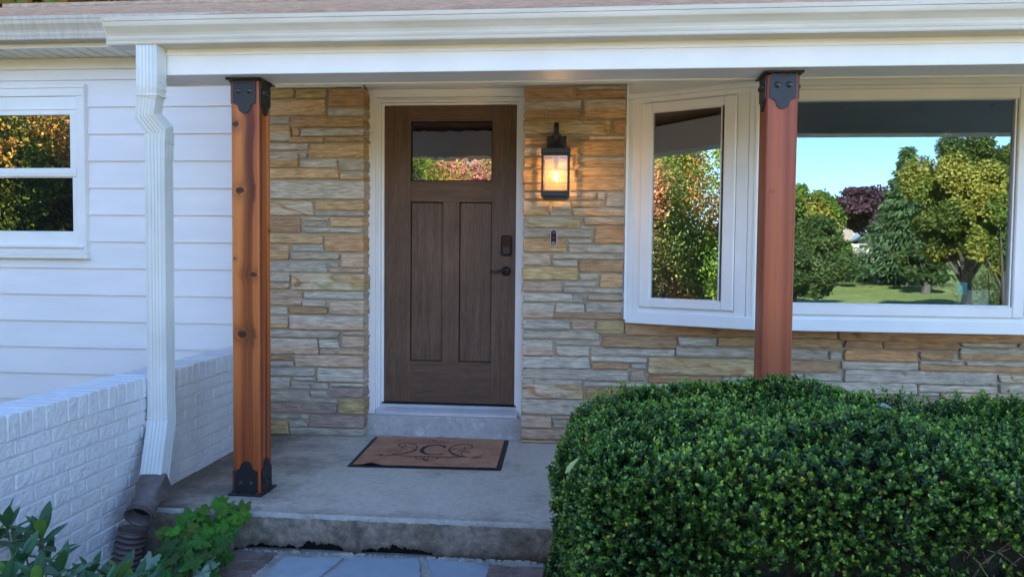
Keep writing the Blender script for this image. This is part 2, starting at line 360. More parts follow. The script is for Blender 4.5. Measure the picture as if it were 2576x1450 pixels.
# stones: (x0,y0,x1,y1,kind) in zoomed views of the wall
zo = {1:(1040,330,4.143),2:(1040,680,4.143),3:(1040,1030,4.143),4:(1040,1380,4.143),5:(2030,330,4.142),6:(2030,680,4.142),7:(2030,1030,4.142),8:(2030,1380,4.142),9:(0,0,1)}
ST = {1:"-290,65,445,218,o 470,65,970,218,o 1010,65,1610,350,b -290,245,950,498,t 985,390,1610,498,g -290,530,358,635,g 420,522,1610,682,t -290,665,385,912,u 410,715,525,832,t 555,712,1610,832,g 340,850,915,932,t 970,850,1610,918,t -290,948,660,1055,g 705,955,1610,1175,t -290,1092,505,1338,v 545,1100,655,1192,g 540,1212,1135,1345,g 1165,1215,1610,1388,g -290,1358,1160,1520,t 1190,1425,1610,1535,v",
2:"-290,108,1610,398,g -290,425,745,660,S 785,432,1610,578,t 785,605,1610,675,g -290,690,545,938,b 580,708,995,742,g 1030,708,1610,845,t 595,768,970,843,g 595,872,1610,940,g -290,985,900,1118,t 940,985,1610,1250,b 415,1148,905,1248,g -290,1150,355,1380,t 395,1285,1170,1378,g 1205,1285,1610,1505,p -290,1415,965,1580,g 1010,1415,1140,1503,g",
3:"1010,70,1610,138,p -290,170,370,285,g 400,170,1610,420,C -290,325,350,408,v -290,450,570,665,p 600,455,1610,573,g 580,585,955,685,g 1015,600,1610,815,p -290,697,335,822,g 370,705,980,810,b 365,845,1610,1065,w -290,868,345,1035,v -290,1072,1170,1185,g 1240,1095,1610,1158,p -290,1205,830,1455,w 855,1225,1160,1358,g 1215,1180,1610,1352,p 865,1380,1610,1468,p",
4:"-290,35,415,103,b 465,35,1610,215,p -290,130,435,200,g -290,232,775,355,g 825,245,1610,455,g -290,378,365,570,g 430,385,800,430,g 390,468,990,580,g 1040,487,1610,533,g 1030,570,1610,715,m -290,610,690,770,g 700,615,985,703,g 745,740,1130,795,g 1165,750,1610,978,o -290,805,1130,960,m -290,990,520,1057,g 555,995,660,1052,g 690,1005,1610,1198,m -290,1090,345,1300,o 365,1092,650,1190,g 370,1215,1610,1345,g",
5:"65,45,885,220,b 920,20,1730,75,g 920,85,1730,215,b 65,260,995,388,g 1040,240,1730,525,v 65,425,410,548,b 445,418,995,545,b 65,570,1480,800,C 1530,565,1730,785,b 65,850,780,970,t 820,850,1085,888,g 1120,825,1720,880,g 65,1005,500,1145,g 540,905,1710,1125,t 65,1175,870,1335,t 915,1170,1710,1290,v 65,1370,900,1590,t 935,1330,1710,1465,t",
6:"820,45,1710,265,t 65,165,780,270,t 65,295,1240,408,v 1265,300,1380,408,g 1410,295,1710,525,g 65,440,480,668,v 530,445,825,575,g 845,450,1310,535,v 495,608,825,668,g 855,555,1700,675,v 60,705,970,862,C 1040,700,1700,820,v 1005,848,1200,885,g 1215,848,1700,1122,x 60,900,1165,1020,g 60,1040,745,1252,t 780,1055,1160,1112,g 795,1148,1690,1268,g 60,1290,490,1468,p 545,1300,1690,1372,g 535,1395,935,1487,g 965,1395,1690,1587,b",
7:"55,55,935,260,o 980,172,1260,255,g 1300,172,1690,380,t 55,285,690,448,p 740,295,1245,362,g 700,385,1690,472,g 55,480,850,608,g 860,500,1030,618,g 1105,512,1690,592,v 55,635,550,878,w 580,645,1040,788,g 1070,620,1690,795,g 540,825,1690,888,b 50,915,805,1058,g 840,920,1210,1065,p 1240,920,1690,1130,o 45,1090,1280,1215,g 40,1240,535,1485,w 570,1255,1300,1318,g 595,1345,1120,1492,g",
8:"40,55,1125,240,g 35,258,1750,430,g 35,415,1000,515,g 35,510,1015,725,S 1065,565,1800,740,b 35,755,1155,988,g 1205,780,1700,920,b 35,1015,505,1205,p 510,1025,1100,1060,g 535,1085,1100,1200,g 45,1235,1100,1395,p 50,1415,1100,1475,t 1130,950,1700,1060,g 1130,1090,1700,1200,g 1130,1235,1700,1395,t",
9:"2441,1270,3271,1316,b 3278,1297,4100,1337,b 2353,1313,2643,1357,b 2652,1319,2798,1350,g 2804,1321,3287,1357,t 2307,1362,2635,1389,g 2641,1361,3234,1398,g 2310,1396,2526,1413,g 2533,1400,2985,1464,R 2995,1410,3275,1450,b 2313,1419,2456,1441,b 2467,1420,2522,1438,g 2463,1448,2518,1489,p 2533,1470,2818,1497,b 2823,1473,3056,1510,g 2460,1454,2455,1487,g 2280,1497,2690,1513,g 2700,1497,3050,1530,g 3244,1372,3289,1405,g 3302,1330,3445,1359,b 3455,1335,3743,1366,b 3301,1367,3582,1410,x 3290,1414,3589,1444,g 3063,1457,3133,1472,g 3146,1459,3286,1487,g 3302,1449,3897,1499,g 3063,1481,3137,1514,g 3146,1493,3583,1535,g 3063,1524,3132,1534,g 3063,1541,3670,1575,m 3758,1341,3972,1355,g 3985,1344,4100,1357,g 3596,1375,3731,1406,b 3753,1363,4100,1409,v 3596,1411,3762,1425,g 3778,1415,4100,1431,g 3593,1429,4100,1452,b 3905,1465,4100,1494,C 3908,1504,4100,1537,g 3590,1507,3898,1533,g 3592,1534,3672,1545,g 3680,1538,3947,1585,p 3960,1549,4100,1560,g 2690,1540,3050,1580,t 3063,1585,4100,1630,g 2400,1590,3050,1640,g"}
PAL = {'t':(.58,.36,.18),'b':(.50,.29,.15),'g':(.54,.445,.335),'p':(.56,.385,.26),'m':(.42,.29,.22),'o':(.54,.37,.17),'x':(.58,.32,.155),'C':(.58,.46,.30),'S':(.66,.52,.36),'R':(.52,.37,.20)}
TWO = {'u':('t','g'),'v':('g','t'),'w':('g','p')}
def clampc(c): return tuple(max(.01, min(.9, a)) for a in c)
stonesL = MB(); stonesR = MB(); WY = 4.835
def add_stone(x0, z0, x1, z1, kind, corner=False, lefthook=False):
    wd, ht = x1-x0, z1-z0
    if wd < .01 or ht < .008: return
    fine = kind in 'SCR'; dx = .008 if fine else .016; dz = .006 if fine else .010
    nx = max(3, int(wd/dx)); nz_ = max(3, int(ht/dz))
    proud = random.uniform(.018, .028); bv = min(.006, ht*.22)
    us = [0]+[bv+(wd-2*bv)*i/nx for i in range(nx+1)]+[wd]; vs_ = [0]+[bv+(ht-2*bv)*i/nz_ for i in range(nz_+1)]+[ht]
    sx, sz = random.uniform(0,99), random.uniform(0,99)
    ka, kb = TWO.get(kind, (kind, kind)); ca = Vector(PAL[ka]); cb = Vector(PAL[kb])
    hue = random.uniform(.86,1.14); warm = random.uniform(-.03,.03); tilt = random.uniform(-.004,.004); cutl = random.uniform(-1,1)*min(.012, ht*.25); cutr = random.uniform(-1,1)*min(.014, ht*.3)
    cham = [random.random()*.012*(random.random() < .5) for _ in range(4)]
    verts = []; cols = []
    for j, v in enumerate(vs_):
        for i, u in enumerate(us):
            X = x0+u; Z = z0+v; s = v/ht; t = u/wd
            X += (cutl*(s-.5)*(1-t) if not lefthook else 0) + (0 if corner else cutr*(s-.5)*t)
            e = i in (0, len(us)-1); f = j in (0, len(vs_)-1)
            if e: X += .0035*noise.noise(Vector((sx, Z*70, 1)))
            if f: Z += .0028*noise.noise(Vector((X*28, sz+j, 2)))
            q = (0 if v < ht/2 else 2)+(0 if u < wd/2 else 1)
            if (e and j <= 1 or e and j >= len(vs_)-2): X += cham[q]*(1 if u < wd/2 else -1)*.6
            st = noise.noise(Vector((X*2.5+sx, Z*75, sz)))*.0022 + noise.noise(Vector((X*9+sx, Z*26, sz)))*.0026
            chip = max(0, noise.noise(Vector((X*14+sx, Z*18, sz+9)))-.30)*.022
            Y = WY-proud-st+chip+tilt*(s-.5)*2
            if (e and not (corner and i)) or f: Y += bv*.9
            verts.append((X, Y, Z))
            k = max(0, min(1, (1-s-.5+.18*noise.noise(Vector((X*6, Z*30, sx))))*4+.5)) if ka != kb else 0
            c = ca.lerp(cb, k)*hue*(1+.16*noise.noise(Vector((X*4+sx, Z*90, sz)))+.14*noise.noise(Vector((X*11, Z*14, sx)))-chip*12)
            if kind in 'SCR':
                wv = math.sin((X-x0)*(9 if kind == 'R' else 16)+ (Z-z0)*38+ 3.0*noise.noise(Vector((X*7+sx, Z*16, sz)))+sx)
                k2 = max(0, wv-(.82 if kind == 'S' else .93))/(.18 if kind == 'S' else .07)
                c = c.lerp(Vector((.42,.19,.075)), min(1, k2)*.85)
                k3 = max(0, noise.noise(Vector((X*5+sz, Z*11, sx))))*1.4
                c = c.lerp(Vector((.50,.32,.13)), min(.8, k3))
            c = Vector((c.x*(1+warm), c.y, c.z*(1-warm))); cols.append(clampc(c))
    nu, nv = len(us), len(vs_); fs = []
    for j in range(nv-1):
        for i in range(nu-1): fs.append((j*nu+i, j*nu+i+1, (j+1)*nu+i+1, (j+1)*nu+i))
    ring = [i for i in range(nu)]+[j*nu+nu-1 for j in range(1, nv)]+[(nv-1)*nu+i for i in range(nu-2, -1, -1)]+[j*nu for j in range(nv-2, 0, -1)]
    o = len(verts); back = 4.97 if (corner or lefthook) else WY+.01
    for r in ring:
        X, Y, Z = verts[r]
        bb = back if ((corner and X > x1-.01) or (lefthook and X < x0+.02)) else WY+.01
        if bb > WY+.02: X += .010*noise.noise(Vector((3, sz, Z*30)))*(1 if corner else -1)
        verts.append((X, bb, Z)); cols.append(tuple(a*.9 for a in cols[r]))
    L = len(ring)
    if corner or lefthook:      # a mid ring so that the return is not one flat strip
        pass
    for k in range(L): fs.append((ring[(k+1) % L], ring[k], o+k, o+(k+1) % L))
    stones.add(verts, fs, cols)
for z, txt in ST.items():
    ox, oy, sc = zo[z]
    for tk in txt.split():
        a = tk.split(','); x0, y0, x1, y1 = [float(q) for q in a[:4]]; kd = a[4]
        if x1 <= x0: continue
        u0, v0, u1, v1 = [(ox+x0/sc)*.644, (oy+y0/sc)*.644, (ox+x1/sc)*.644, (oy+y1/sc)*.644]
        um, vm = (u0+u1)/2, (v0+v1)/2; Yf = 4.81
        X0 = atY(u0, vm, Yf).x; X1 = atY(u1, vm, Yf).x; Zt = atY(um, v0, Yf).z; Zb = atY(um, v1, Yf).z
        corner = (z <= 4 and x1 >= 1600); lh = (z in (5,6,7,8) and x0 <= 70)
        if corner: X1 = -1.428+random.uniform(-.004,.004)
        if lh: X0 = -.378+random.uniform(-.006,.004)
        if z <= 4 and x0 < 0: X0 = -2.25
        Zb = max(Zb, .006)
        stones = stonesL if z <= 4 else stonesR; add_stone(X0, Zb, X1, Zt, kd, corner, lh)
wallp = MB(); wallp.box(-2.26, -1.436, WY, 5.06, -.05, 2.30)
sw = obj('stone_wall', stonesL, M_['stone'], house, norm=False); obj('mortar', wallp, M_['mortar'], sw)
wallp = MB(); wallp.box(-.370, .288, WY, 5.06, -.05, 2.30); wallp.box(.288, 5.2, WY, 5.0, -.05, .80)
sw = obj('stone_wall', stonesR, M_['stone'], house, norm=False)
obj('mortar', wallp, M_['mortar'], sw)

# siding
g = MB(); SY = 5.0; z = atY(500, 267.4, SY).z + .188*2; k = 0
def lap(g, x0, x1, z0, z1):
    g.add([(x0,SY-.015,z0),(x1,SY-.015,z0),(x1,SY,z1),(x0,SY,z1),(x0,SY+.004,z0),(x1,SY+.004,z0)], [(0,1,2,3),(4,5,1,0)])
while z > -.5:
    # seams where two lengths of siding overlap
    cut = -5.2 + 1.7*((k*37) % 5)/5
    lap(g, -7, -2.2, z-.188, z); z -= .188; k += 1
obj('siding', g, M_['siding'], house, norm=False)
g = MB(); g.box(-7.0, -2.2, SY+.01, SY+.12, -.5, 2.75); g.box(-7.0,-6.88,5.1,13,-.5,2.7); g.box(-7,8.5,12.9,13,-.5,2.7); g.box(8.4,8.5,5,13,-.5,2.7); g.box(3.3,8.5,5.0,5.1,-.4,2.7); g.box(-1.5,8.4,5.02,5.12,2.3,2.7); g.box(3.2,3.4,4.85,5.1,.7,2.4)
obj('backing_wall', g, M_['siding'], house)

# left eave: frieze, soffit, fascia, gutter
zsof = atY(300, 147, SY).z; YFc = atZ(150, 117, zsof).y
g = MB(); g.box(-7.2, -1.9, YFc, SY, zsof, zsof+.012)
xx = -7.0
while xx < -1.9: g.box(xx, xx+.006, YFc+.01, SY, zsof-.004, zsof-.0005, mi=1); xx += .103
obj('eave_soffit', g, [M_['vinyl'], M_['gutter']], house)
g = MB(); g.box(-7, -2.2, SY-.03, SY-.002, zsof-.075, zsof-.003, .002); g.box(-7, -2.2, SY-.036, SY-.03, zsof-.012, zsof-.003)
obj('frieze_board', g, M_['white'], house)
g = MB(); g.box(-7.2, -2.0, YFc-.012, YFc+.01, zsof-.012, zsof+.17, .002); obj('fascia_board', g, M_['white'], house)
def gutter(name, x0, x1, yb_, zb, h, dp, mat, capL=True):
    pr = [(0,0),(-dp*.72,0),(-dp*.74,h*.045),(-dp*.745,h*.14),(-dp*.76,h*.17),(-dp*.775,h*.25),(-dp*.76,h*.32),(-dp*.79,h*.42),(-dp*.87,h*.55),(-dp*.95,h*.66),(-dp*.965,h*.74),(-dp*.97,h*.84),(-dp*1.0,h*.86),(-dp*1.01,h*1.0),(-dp*.96,h*1.02),(-dp*.93,h*1.0),(-dp*.93,h*.92)]
    inner = [(-dp*.90,h*.80),(-dp*.72,h*.35),(-dp*.68,h*.06),(-.008,h*.06),(-.008,h*.98),(0,h*.98)]
    g = MB(); pts = [(yb_+a, zb+b) for a, b in pr+inner]; n = len(pts); nseg = 14
    for s in range(nseg+1):
        X = x0+(x1-x0)*s/nseg; sag = .0022*math.sin(s*1.9)
        g.v += [(X, y+sag, z+sag*.6) for y, z in pts]; g.c += [None]*n
    for s in range(nseg):
        for i in range(n): g.f.append((s*n+i, s*n+(i+1) % n, (s+1)*n+(i+1) % n, (s+1)*n+i)); g.m.append(0)
    cap = [(yb_+a, zb+b) for a, b in pr[:14]]+[(yb_-.0, zb+h*.98)]
    for X in ((x0, x0+.003),) + (((x1, x1-.003),)):
        g.prism([(a,b) for a, b in cap], lambda a, b: (X[0], a, b), lambda a, b: (X[1], a, b))
    # raised bead of the end cap
    for i in range(1, 13): 
        a, b = pts[i], pts[i+1]
        g.tube([(x0+.002, a[0]-.001, a[1]), (x0+.002, b[0]-.001, b[1])], .0028, 5)
    return obj(name, g, mat, house)
gutter('gutter', atY(277, 75, 3.42).x, 7, 3.488, atY(1200, 112, 3.488).z, .118, .128, M_['gutter'])
zlb = atY(150, 99, YFc-.10).z; zlt = atY(150, 40, YFc-.13).z
lg = gutter('gutter', -7.2, -2.05, YFc-.013, zlb, zlt-zlb, .125, M_['oldgutter']); lg['label'] = 'weathered grey length of gutter'

# porch beam, ceiling, roof
g = MB(); g.box(-2.165, 7, 3.49, 3.69, 2.068, 2.285, .003); g.box(-2.165, 7, 3.69, 3.702, 2.062, 2.09, .002); g.box(-2.165,7,3.484,3.49,2.160,2.198,.001)
obj('porch_beam', g, M_['white'], house)
g = MB(); g.box(-2.2, 7, 3.70, 5.02, 2.398, 2.41)
xx = -2.1
while xx < 6.9: g.box(xx, xx+.006, 3.70, 4.8, 2.392, 2.3975, mi=1); xx += .103
obj('porch_ceiling', g, [M_['vinyl'], M_['dark']], house)
g = MB(); g.box(-2.2, -1.44, 4.79, 4.85, 2.302, 2.397, .003); g.box(-1.44, -.37, 4.87, 5.0, 2.318, 2.397, .003); g.box(-.37, 7, 4.79, 4.85, 2.302, 2.397, .003); g.box(-2.2, 7, 4.775, 4.79, 2.372, 2.396, .002)
obj('frieze_board', g, M_['white'], house)
M_['shingle'] = pm('roof_shingle', (.38,.23,.15), (.56,.36,.25), 9, .8, 60, .5, stretch=(1,3,3))
rz = lambda y: 4.3-.358*abs(9-y)
g = MB()
for x0, x1, y0 in ((-7.3, -2.2, YFc-.05), (-2.2, 8.6, 3.43)):
    y = y0; 
    while y < 9:
        y1 = min(9, y+.14); g.add([(x0,y,rz(y)+.010),(x1,y,rz(y)+.010),(x1,y1,rz(y1)+.002),(x0,y1,rz(y1)+.002),(x0,y,rz(y)-.02),(x1,y,rz(y)-.02)], [(0,1,2,3),(4,5,1,0)]); y = y1
g.add([(-7.3,9,4.302),(8.6,9,4.302),(8.6,13.6,rz(13.6)),(-7.3,13.6,rz(13.6))], [(0,1,2,3)])
g.box(-7.3, 8.6, 8.9, 9.1, 4.27, 4.325, .01)
g.add([(-7.3,4.6,2.62),(-7.3,9,4.25),(-7.3,13.6,2.62),(-7,13.6,2.6),(-7,4.6,2.6)], [(0,1,2)])
g.add([(-2.2,3.46,rz(3.46)-.03),(8.6,3.46,rz(3.46)-.03),(8.6,9,4.25),(-2.2,9,4.25)], [(0,1,2,3)])
g.add([(-7.3,4.8,rz(4.8)-.03),(-2.2,4.8,rz(4.8)-.03),(-2.2,9,4.25),(-7.3,9,4.25)], [(0,1,2,3)])
rf = obj('roof', g, M_['shingle'], house, norm=False)
g = MB(); g.box(-2.2, 8.6, 3.425, 3.432, rz(3.43)-.03, rz(3.43)+.008); obj('drip_edge', g, M_['gutter'], rf)
# gable closing the porch roof end over the siding
g = MB(); g.add([(-2.19,3.7,2.09),(-2.19,3.7,rz(3.7)-.03),(-2.19,5.0,rz(5.0)-.03),(-2.19,5.0,2.42),(-2.19,3.7,2.42)], [(1,2,3,4)])
obj('gable_panel', g, M_['siding'], house, norm=False)

# downspout ------------------------------------------------------------
def dsec(c, ax, bx, w_, d_):        # ax: width direction, bx: from front to back
    out = []; N = 6
    for k in range(N*2+1):          # ribbed front, left to right
        t = k/(N*2); out.append((t-.5, -.5+(.0 if k % 2 == 0 or t < .1 or t > .9 else .028)))
    for k in range(1, 6): out.append((.5-(.02 if k % 2 else 0), -.5+k/6))
    out += [(.5,.5),(-.5,.5),(-.5+.0,0)]
    return [Vector(c)+Vector(ax)*(a*w_)+Vector(bx)*(b*d_) for a, b in out]
def dpath(g, pts, w_=.100, d_=.076, jit=0):
    pts = [Vector(p) for p in pts]; rings = []
    for i, p in enumerate(pts):
        d = (pts[min(i+1, len(pts)-1)]-pts[max(i-1, 0)]).normalized()
        ax = Vector((1,0,0)); ax = (ax-d*ax.dot(d)).normalized(); bx = ax.cross(d)
        if bx.y < 0: bx = -bx
        k = 1+jit*(1 if i % 2 else -1); rings.append(dsec(p, ax, bx, w_*k, d_*k))
    g.loft(rings)
ds = bpy.data.objects.new('downspout', None); C.objects.link(ds); ds.parent = house
DX, DY = -2.056, 3.492
tX = atY(380, 150, 3.44).x
g = MB()
top = [(tX, 3.44, 2.205),(tX, 3.44, 2.02),(tX-.004, 3.447, 1.985),(tX-.012,3.456,1.955)]
dpath(g, [(tX,3.44,2.205),(tX,3.44,2.05),(tX-.002,3.442,2.0),(tX-.010,3.45,1.955)], .104, .079)
dpath(g, [(tX-.008,3.449,1.975),(tX-.03,3.462,1.87),(DX+.014,3.485,1.80),(DX+.004,DY,1.765)], .100,.075)
for k in range(4):   # crimped elbow folds
    t = k/4; dpath(g, [(tX-.001*k,3.441+.002*k,2.06-.032*k),(tX-.001*k,3.441+.002*k,2.051-.032*k)], .1065, .082)
dpath(g, [(DX+.006,DY-.001,1.80),(DX,DY,1.74),(DX,DY,1.66)], .105, .081)
for zz in (1.775,1.76,1.745): dpath(g, [(DX+.002,DY,zz),(DX+.002,DY,zz-.005)], .109, .085)
ob = obj('elbow', g, M_['downspout'], ds)
g = MB(); dpath(g, [(DX,DY,1.70),(DX,DY,1.3),(DX,DY,.9),(DX,DY,.42)]); obj('pipe', g, M_['downspout'], ds)
AE = atY(345, 1310, 3.17)
g = MB(); B0 = Vector((DX,DY,.40)); B2 = atY(386, 1222, 3.30)
dpath(g, [(DX,DY,.46),(DX,DY,.40),(DX+.006,DY-.016,.365),tuple(B0.lerp(B2,.45)),tuple(B2)], .103, .078)
for q in (.0,.06,.12): dpath(g, [tuple(Vector((DX,DY-.004,.395-q*.4))), tuple(Vector((DX,DY-.006,.389-q*.4)))], .108, .083)
obj('elbow', g, M_['downspout'], ds)
g = MB(); zs_ = atX(400, 1066, DX).z
g.box(DX-.053, DX+.053, DY-.041, DY+.041, zs_-.014, zs_+.014, .002); g.box(DX-.075, DX-.05, DY-.043, DY-.037, zs_-.017, zs_+.017, .002)
g.box(DX-.056, DX-.05, DY-.045, DY+.05, zs_-.02, zs_+.02, .002)

obj('strap', g, M_['downspout'], ds)
# brown square-to-round adapter
g = MB(); A0 = B2+Vector((.004,.020,.020)); A1 = atY(347, 1300, 3.135); dr = (A1-A0); L_ = dr.length; dr.normalize()
ax = Vector((1,0,0)); ax = (ax-dr*ax.dot(dr)).normalized(); bx = ax.cross(dr)
if bx.y < 0: bx = -bx
def sqr(t, w_, d_, rr, n=32):
    out = []
    for k in range(n):
        a = 2*PI*k/n; cx, sx = math.cos(a), math.sin(a)
        m = max(abs(cx), abs(sx)); sq = (cx/m*w_/2, sx/m*d_/2); ro = (cx*rr, sx*rr)
        out.append((sq[0]*(1-t)+ro[0]*t, sq[1]*(1-t)+ro[1]*t))
    return out
rings = []
for q, t, ex in ((0,0,1.0),(.22,0,1.0),(.24,0,1.04),(.27,0,1.04),(.29,.05,1.0),(.55,.85,1),(.62,1,1),(.64,1,1.05),(.67,1,1.05),(.69,1,1),(.86,1,1),(.87,1,1.12),(.905,1,1.12),(.915,1,1.0),(.95,1,1.02),(1,1,1.14)):
    rings.append([A0+dr*(L_*q)+ax*(a*ex)+bx*(b*ex) for a, b in sqr(t, .120, .094, .055)])
nr = len(rings)
for q, ex in ((1.0,1.08),(.93,.92),(.6,.9),(.3,.85)): rings.append([A0+dr*(L_*q)+ax*(a*ex)+bx*(b*ex) for a, b in sqr(1 if q > .5 else .3, .118, .092, .052)])
g.loft(rings, cap=False)
pd = MB(); pd.add([p+(A0-A1)*.25 for p in rings[nr]], [tuple(range(32))]); dk = obj('throat_shade', pd, M_['dark'], ds, norm=False)  # black disc stands in for the shade inside the adapter mouth
obj('adapter', g, M_['brownpipe'], ds, smooth=True)

# corrugated drain pipe
dp_ = thing('drain_pipe', (AE.x-.03, 3.2, -.4), 'short brown corrugated drain pipe standing in the soil beside the painted brick wall', 'drain pipe')
g = MB(); top_ = atY(333, 1332, 3.20); bot_ = Vector((top_.x-.07, 3.17, -.43)); prof = []
prof = []; nb = 15
for i in range(nb*4+1):
    t = i/(nb*4); ph = i % 4; r = (.044,.060,.064,.046)[ph]; prof.append((r, (bot_-top_).length*t))
prof = [(.0,.012),(.05,.012),(.056,.0),(.062,-.004),(.062,.0)]+prof[1:]
g.lathe(prof, top_, (bot_-top_), 28)
obj('corrugated_tube', g, M_['brownpipe'], dp_, smooth=True)

# ------------------------------------------------------------------ door
dm = []
for nm, st in (('door_wood_upright', (14,14,.9)), ('door_wood_rail', (.9,14,14))):
    m, nt, b = newmat(nm); o, _, _ = noise_col(nt, 2.5, (.082,.045,.026), (.165,.095,.058), st, .3, .72, 8, .7)
    o2, _, _ = noise_col(nt, 14, (.72,.7,.68), (1.12,1.12,1.12), st, .35, .6, 4); o = mul(nt, o, o2)
    o3, _, _ = noise_col(nt, 2.2, (.8,.78,.78), (1.15,1.15,1.15), (1,1,1), .3, .7, 4); o = mul(nt, o, o3)
    nt.links.new(o, b.inputs['Base Color']); b.inputs['Roughness'].default_value = .5; b.inputs['Specular IOR Level'].default_value = .35; bump(nt, b, 9, .25, st, .004); dm.append(m)
DX0, DX1, DZ0, DZ1 = -1.3468, -.4418, .2043, 2.2243
gx0, gx1, gz0, gz1 = -1.165, -.607, 1.717, 2.119
pz0, pz1 = .488, 1.576
g = MB(); F = 5.030; B_ = 5.075
g.box(DX0, gx0, F, B_, DZ0, DZ1, .0015); g.box(gx1, DX1, F, B_, DZ0, DZ1, .0015)
g.box(-.944, -.828, F+.0004, B_, pz0-.001, pz1+.001, .0015)
for a, b_ in ((gz1, DZ1), (pz1, gz0), (DZ0, pz0)): g.box(gx0, gx1, F+.0006, B_, a, b_, .0015, mi=1)
door = obj('front_door', g, dm, house)
for a, b_ in ((gx0-.001, -.942), (-.830, gx1+.001)):
    g = MB(); g.box(a+.006, b_-.004, F+.012, F+.03, pz0+.004, pz1-.006, .003); g.box(a, b_, F+.020, F+.04, pz0-.002, pz1+.002, mi=1)
    obj('panel', g, [dm[0], M_['dark']], door)
M_['doorglass'] = glassmat('door_glass', .30, (.012,.010,.013), .10, 7)
g = MB(); g.box(gx0+.004, gx1-.004, F+.02, F+.026, gz0+.004, gz1-.004); obj('glass_pane', g, M_['doorglass'], door)
g = MB(); 
for a in ((gx0,gx1,gz0,gz0+.006),(gx0,gx1,gz1-.008,gz1),(gx0,gx0+.006,gz0,gz1),(gx1-.006,gx1,gz0,gz1)): g.box(a[0],a[1],F+.006,F+.03,a[2],a[3],.001)
obj('glazing_bead', g, M_['dark'], door)
M_['bronze'] = pm('oil_rubbed_bronze', (.020,.016,.014), (.04,.033,.03), 30, .38, 60, .05, metal=.6)
M_['screen'] = pm('black_glass', (.008,.008,.01), None, bst=0, rough=.18, spec=.25)
kc = atY(1274.5, 617.5, F)
g = MB(); g.box(kc.x-.037, kc.x+.037, F-.022, F, kc.z-.069, kc.z+.069, .010); g.box(kc.x-.026, kc.x+.026, F-.026, F-.02, kc.z-.055, kc.z-.008, .006)
lk = obj('keypad_lock', g, M_['bronze'], door)
g = MB(); g.box(kc.x-.030, kc.x+.030, F-.024, F-.021, kc.z-.002, kc.z+.062, .001); 
g.lathe([(0,-.0295),(.012,-.0295),(.013,-.026)], (kc.x, F, kc.z-.032), (0,1,0), 18, mi=1); g.box(kc.x-.0012,kc.x+.0012,F-.031,F-.029,kc.z-.040,kc.z-.024,mi=0)
g.v = [tuple(v) for v in g.v]
lk2 = obj('keypad_screen', g, [M_['screen'], M_['bronze']], door)
hc = atY(1273, 681.5, F)
g = MB(); g.lathe([(0,-.022),(.016,-.020),(.022,-.012),(.031,-.009),(.034,-.004),(.034,0)], (hc.x, F, hc.z), (0,1,0), 28)
pts = [(0,-.01,0),(0,-.045,0),(-.006,-.052,0),(-.022,-.055,.004),(-.042,-.055,.0),(-.062,-.055,-.006),(-.082,-.055,-.004),(-.094,-.055,.004),(-.0985,-.055,-.006),(-.093,-.055,-.013),(-.087,-.055,-.009)]
g.tube([(hc.x+a, F+b, hc.z+c) for a, b, c in pts], [.011,.010,.010,.0095,.008,.0065,.0055,.005,.0045,.0045,.003], 10)
obj('door_handle', g, M_['bronze'], door, smooth=True)
g = MB(); g.box(DX0-.01, DX1+.01, F-.02, F+.05, .190, .2025, .002); obj('door_sweep', g, M_['dark'], door)
# casing
g = MB()
for sgn, xi, xo in ((-1, DX0, -1.462), (1, DX1, -.374)):
    def bx(a, b_, y0, y1, z0, z1): g.box(min(a, b_), max(a, b_), y0, y1, z0, z1, .002)
    bx(xi+sgn*.000, xi+sgn*.016, F-.012, F+.05, .13, DZ1+.014); bx(xi+sgn*.0165, xi+sgn*.030, F-.045, F+.05, .13, DZ1+.028)
    bx(xi+sgn*.0305, xi+sgn*.040, F-.060, F+.05, .13, DZ1+.038); bx(xi+sgn*.0405, xo, F-.078, F+.05, .128, DZ1+.040)
g.box(DX0+.0005, DX1-.0005, F-.0115, F+.05, DZ1+.0005, DZ1+.0145, .001); g.box(DX0-.016, DX1+.016, F-.0445, F+.05, DZ1+.015, DZ1+.0285, .002)
g.box(DX0-.030, DX1+.030, F-.0595, F+.05, DZ1+.029, DZ1+.0385, .002); g.box(-1.462, -.374, F-.0785, F+.05, DZ1+.0405, 2.3165, .002)
obj('door_frame', g, M_['white'], house)
M_['alu'] = pm('threshold_metal', (.62,.63,.66), (.72,.73,.76), 8, .3, 90, .03, metal=.35)
g = MB(); x0, x1 = DX0-.03, DX1+.03
g.prism([(4.925,.136),(4.925,.150),(4.935,.158),(4.985,.178),(5.0,.192),(5.03,.196),(5.06,.196),(5.06,.136)], lambda a, b: (x0, a, b), lambda a, b: (x1, a, b))
obj('threshold', g, M_['alu'], house)
g = MB(); g.box(-1.50, -.34, 4.905, 5.1, -.02, .134, .006); obj('door_riser', g, M_['riser'], house)

# ------------------------------------------------------------------ bay window
A = Vector((.285, 4.822)); B = Vector((1.007, 4.478)); dd = (B-A).normalized(); nn = Vector((dd.y, -dd.x)); LS = (B-A).length
M_['bayglass'] = glassmat('bay_glass', .20, (.84,.88,.84), 0, clear=True, tint=(.66,.83,1.0)); M_['sideglass'] = glassmat('side_pane_glass', .31, (.80,.84,.80), 0, clear=True, tint=(.86,.93,1.0))
M_['winglass'] = glassmat('window_glass', .36, (.012,.013,.012), .012, 3)
B2 = Vector((2.575, 4.478)); A2 = Vector((3.297, 4.822))
def TS(t, n, z): return (A.x+dd.x*t+nn.x*n, A.y+dd.y*t+nn.y*n, z)
def TS2(t, n, z): return (A2.x-dd.x*t-nn.x*n*0+(-dd.x*0)+( -nn.x)*n, A2.y+dd.y*t+nn.y*n, z)
def TC(t, n, z): return (B.x+t, B.y-n, z)
